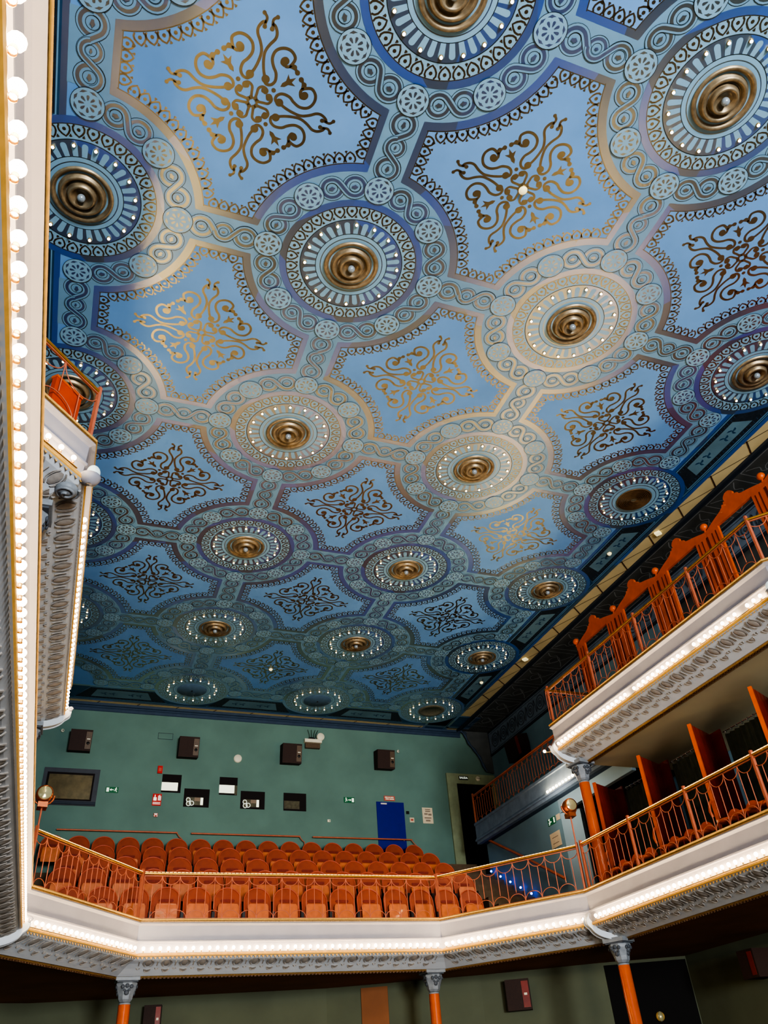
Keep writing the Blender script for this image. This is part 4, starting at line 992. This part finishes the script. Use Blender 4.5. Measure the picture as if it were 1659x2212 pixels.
# ------------------------------------------------------------------ wooden screen of the upper right gallery
XSC = 3.2
half = [(.0, -.236), (.014, -.238), (.026, -.246), (.033, -.257), (.033, -.268), (.028, -.276), (.040, -.272), (.045, -.285), (.056, -.281), (.062, -.294), (.085, -.305), (.125, -.315), (.165, -.327), (.195, -.337), (.218, -.342)]
def screen_bay(yc, label):
    r = empty('screen_bay', c(XSC, yc, ZU), label, 'wooden screen', 'bays of the orange wooden screen'); og = c(XSC, yc, ZU)
    T = lambda dy, z: c(XSC, yc + dy, z) - og
    mb = MB(); pts = [T(-d, z) for d, z in half[::-1]] + [T(d, z) for d, z in half[1:]] + [T(.218, -.362), T(-.218, -.362)]
    mb.extr(pts, (.05, 0, 0)); mb.make('pediment', 'wood', r)
    mb = MB()
    for s in (1, -1):
        a, b = sorted((s * .128, s * .2175)); mb.box(T(a, ZU - .01) + Vector((0, 0, 0)), T(b, -.361) + Vector((.05, 0, 0)))
        for g in (.150, .178, .2140): 
            mb.box(T(s * g - .0035, ZU + .02) + Vector((-.004, 0, 0)), T(s * g + .0035, -.375) + Vector((.0, 0, 0)), 1)
    mb.make('pilaster', ['wood', 'groove'], r)
    mb = MB(); mb.box(T(-.128, ZU) , T(.128, ZU + .13) + Vector((.03, 0, 0))); mb.make('lower_panel', 'darkred', r)
    mb = MB(); mb.lathe([(.03, 0), (.032, .03), (.018, .05), (.016, .07)], T(.2185, -.342) + Vector((.025, 0, -.01)), n=14); mb.make('finial_stem', 'wood', r)
    mb = MB(); mb.ball(T(.2185, -.342) + Vector((.025, 0, .118)), .074, n=18, h=12); mb.make('finial', 'wood', r)
    return r
nms = ['at the far end', 'second from the far end', 'third from the far end', 'fourth from the far end', 'fifth from the far end', 'nearest the viewer']
s0 = None
for k in range(6):
    yc = 2.883 - .4365 * k
    if s0 is None: s0 = screen_bay(yc, 'orange wooden screen bay with curved pediment and ball finial, ' + nms[k])
    else: q = copy_tree(s0); q.location = c(XSC, yc, ZU); q['label'] = 'orange wooden screen bay with curved pediment and ball finial, ' + nms[k]
# screen end panel, left gallery
o = MB().box((-.36, -.03, 0), (.02, .03, .50)).make('wooden_screen', 'woodpanel', None); o.location = c(.125, 1.18, ZU); o.rotation_euler = (0, 0, .83); tag(o, 'orange wooden panel behind the end railing of the upper left gallery', 'wooden screen')
MB().box((-.37, -.04, .50), (.03, .04, .53)).make('top_cap', 'wood', o)

# ------------------------------------------------------------------ copper lanterns
def lantern(x, y, z, zb, ang, label):
    r = empty('spot_lantern', c(x, y, zb), label, 'lantern', 'copper lanterns on poles'); h = (z - zb) * S; r.rotation_euler = (0, 0, ang)
    MB().tube([(0, 0, 0), (0, 0, h - .16)], .014, 0, 8).make('pole', 'redpaint', r)
    MB().lathe([(.001, .14), (.07, .14), (.11, .10), (.125, .0), (.125, -.10), (.115, -.13), (.10, -.135)], (0, .0, h), axis=1, n=24).make('housing', 'copper', r)
    MB().lathe([(.10, -.128), (.07, -.14), (.001, -.146)], (0, 0, h), axis=1, n=24).make('lamp_lens', 'lens', r)
    MB().tube([(.15 * math.cos(t), 0, h + .15 * math.sin(t)) for t in (PI + PI * i / 12 for i in range(13))], .014, 0, 6).make('yoke', 'copper', r)
    mb = MB(); mb.box((-.07, -.10, h - .20), (.07, .10, h - .12)); mb.make('base_box', 'copper', r)
    return r
lantern(2.80, 2.955, -1.422, ZL, -.1, 'copper spot lantern on a red pole at the right balcony corner')
lantern(.175, 2.99, -1.468, ZL, .1, 'copper spot lantern at the left balcony corner beside the bulbs')

# ------------------------------------------------------------------ stalls under the balcony
def sb(name, lo, hi, m, label, cat): 
    mid = (Vector(lo) + Vector(hi)) / 2; og = c(*mid); mb = MB(); mb.box(c(*lo) - og, c(*hi) - og); o = mb.make(name, m, None); o.location = og; return tag(o, label, cat)
def onwall(name, a, b, z0, z1, d, m, label, cat, grp=None):   # a, b plan points on the curved stalls wall
    a, b = Vector(a), Vector(b); mid = (a + b) / 2; og = c(mid.x, mid.y, (z0 + z1) / 2); r = empty(name, og, label, cat, grp) if label else struct(bpy.data.objects.new(name, None))
    if not label: COL.objects.link(r); r.location = og
    r.rotation_euler = (0, 0, math.atan2(b.y - a.y, b.x - a.x)); w = (b - a).length * S / 2; v = (z1 - z0) * S / 2
    MB().box((-w, -d, -v), (w, 0, v)).make('cabinet' if 'speaker' in name else 'board', m, r); return r, w, v
for a, b, z0, z1, lab in (((2.86, 4.07), (2.98, 4.00), -2.255, -2.10, 'dark red speaker under the balcony left of the right corner column'), ((.86, 4.70), (.955, 4.685), -2.24, -2.10, 'dark speaker under the balcony right of the left column')):
    r, w, v = onwall('wall_speaker', a, b, z0, z1, .24, 'speaker', lab, 'speaker', 'speakers under the balcony')
    MB().box((w * .35, -.247, -v * .85), (w * .92, -.24, v * .85)).make('side_panel', 'darkred', r); MB().box((w * .5, -.254, -.02), (w * .75, -.247, .02)).make('badge', 'offwhite', r)
onwall('door_3', (3.36, 3.764), (3.795, 3.573), -3.09, -2.07, .02, 'darkroom', None, None)
onwall('door_4', (2.09, 4.46), (2.235, 4.39), -3.09, -2.07, .03, 'under', None, None)
r = empty('wall_light', c(3.59, 3.655, -2.34), 'gilt oval wall light on the dark door at the bottom right', 'wall light'); r.rotation_euler = (0, 0, -.41)
MB().ball((0, -.05, 0), .075, n=18, h=10, sc=(.75, .4, 1.15)).make('diffuser', 'lens', r); MB().lathe([(.085, -.02), (.08, -.05), (.05, -.06)], axis=1, n=18).make('rim', 'giltlip', r)
r = empty('wall_speaker', c(3.70, 2.87, -2.19), 'dark speaker hanging under the balcony at the right edge', 'speaker', 'speakers under the balcony')
MB().box((-.33, -.20, -.22), (.1, .20, .22)).make('cabinet', 'speaker', r); MB().box((-.336, -.16, -.18), (-.33, -.05, .18)).make('side_panel', 'darkred', r)

# ------------------------------------------------------------------ camera, world, render look
cam = bpy.data.cameras.new('camera'); co = bpy.data.objects.new('camera', cam); COL.objects.link(co)
R = [[0.9393572442459296, -0.3369392527685107, -0.06387415460489942], [0.15558001744120703, 0.584681473898596, -0.796205018982397], [0.30561875900488616, 0.7379834103986099, 0.6016457929053857]]
rt, dn, fw = (Vector(v) for v in R)
mw = Matrix((( rt.x, -dn.x, -fw.x, 0), (rt.y, -dn.y, -fw.y, 0), (rt.z, -dn.z, -fw.z, 0), (0, 0, 0, 1)))
mw.translation = c(0.3297883, -0.7529458, -2.6362331); co.matrix_world = mw
cam.sensor_fit = 'VERTICAL'; cam.sensor_height = 24; cam.lens = 1694.037 / 2212 * 24; cam.clip_end = 200; cam.clip_start = .02
bpy.context.scene.camera = co
# fill lights added behind the viewer to brighten ceiling and balcony fronts
def area(name, loc, target, size, power, col):
    l = bpy.data.lights.new(name, 'AREA'); l.energy = power; l.size = size; l.color = col; o = bpy.data.objects.new(name, l); COL.objects.link(o)
    o.location = loc; o.rotation_euler = (Vector(target) - Vector(loc)).to_track_quat('-Z', 'Y').to_euler(); return o
area('fill_light', c(1.5, -4.6, -2.2), c(1.6, 3.4, -.4), 3.5, 3700, (.86, .93, 1))
area('fill_light', c(.2, -4.0, -2.85), c(1.9, 3.4, -1.8), 2, 700, (1, .86, .70))
pl = bpy.data.lights.new('passage_lamp', 'POINT'); pl.energy = 26; pl.color = (1, .88, .72); pl.shadow_soft_size = .06; po = bpy.data.objects.new('passage_lamp', pl); COL.objects.link(po); po.location = c(3.06, 3.62, -1.16)
w = bpy.data.worlds.new('world'); bpy.context.scene.world = w; w.use_nodes = True
w.node_tree.nodes['Background'].inputs[0].default_value = (.55, .65, .85, 1); w.node_tree.nodes['Background'].inputs[1].default_value = .25
sc = bpy.context.scene
sc.view_settings.view_transform = 'AgX'; sc.view_settings.look = 'AgX - High Contrast'; sc.view_settings.exposure = .45; sc.view_settings.gamma = 1
sc.cycles.use_denoising = True; sc.cycles.use_light_tree = True
sc.cycles.max_bounces = 4; sc.cycles.diffuse_bounces = 2; sc.cycles.glossy_bounces = 2; sc.cycles.sample_clamp_indirect = 4; sc.cycles.sample_clamp_direct = 8; sc.cycles.use_adaptive_sampling = True; sc.cycles.adaptive_threshold = .04; sc.cycles.caustics_reflective = False; sc.cycles.caustics_refractive = False
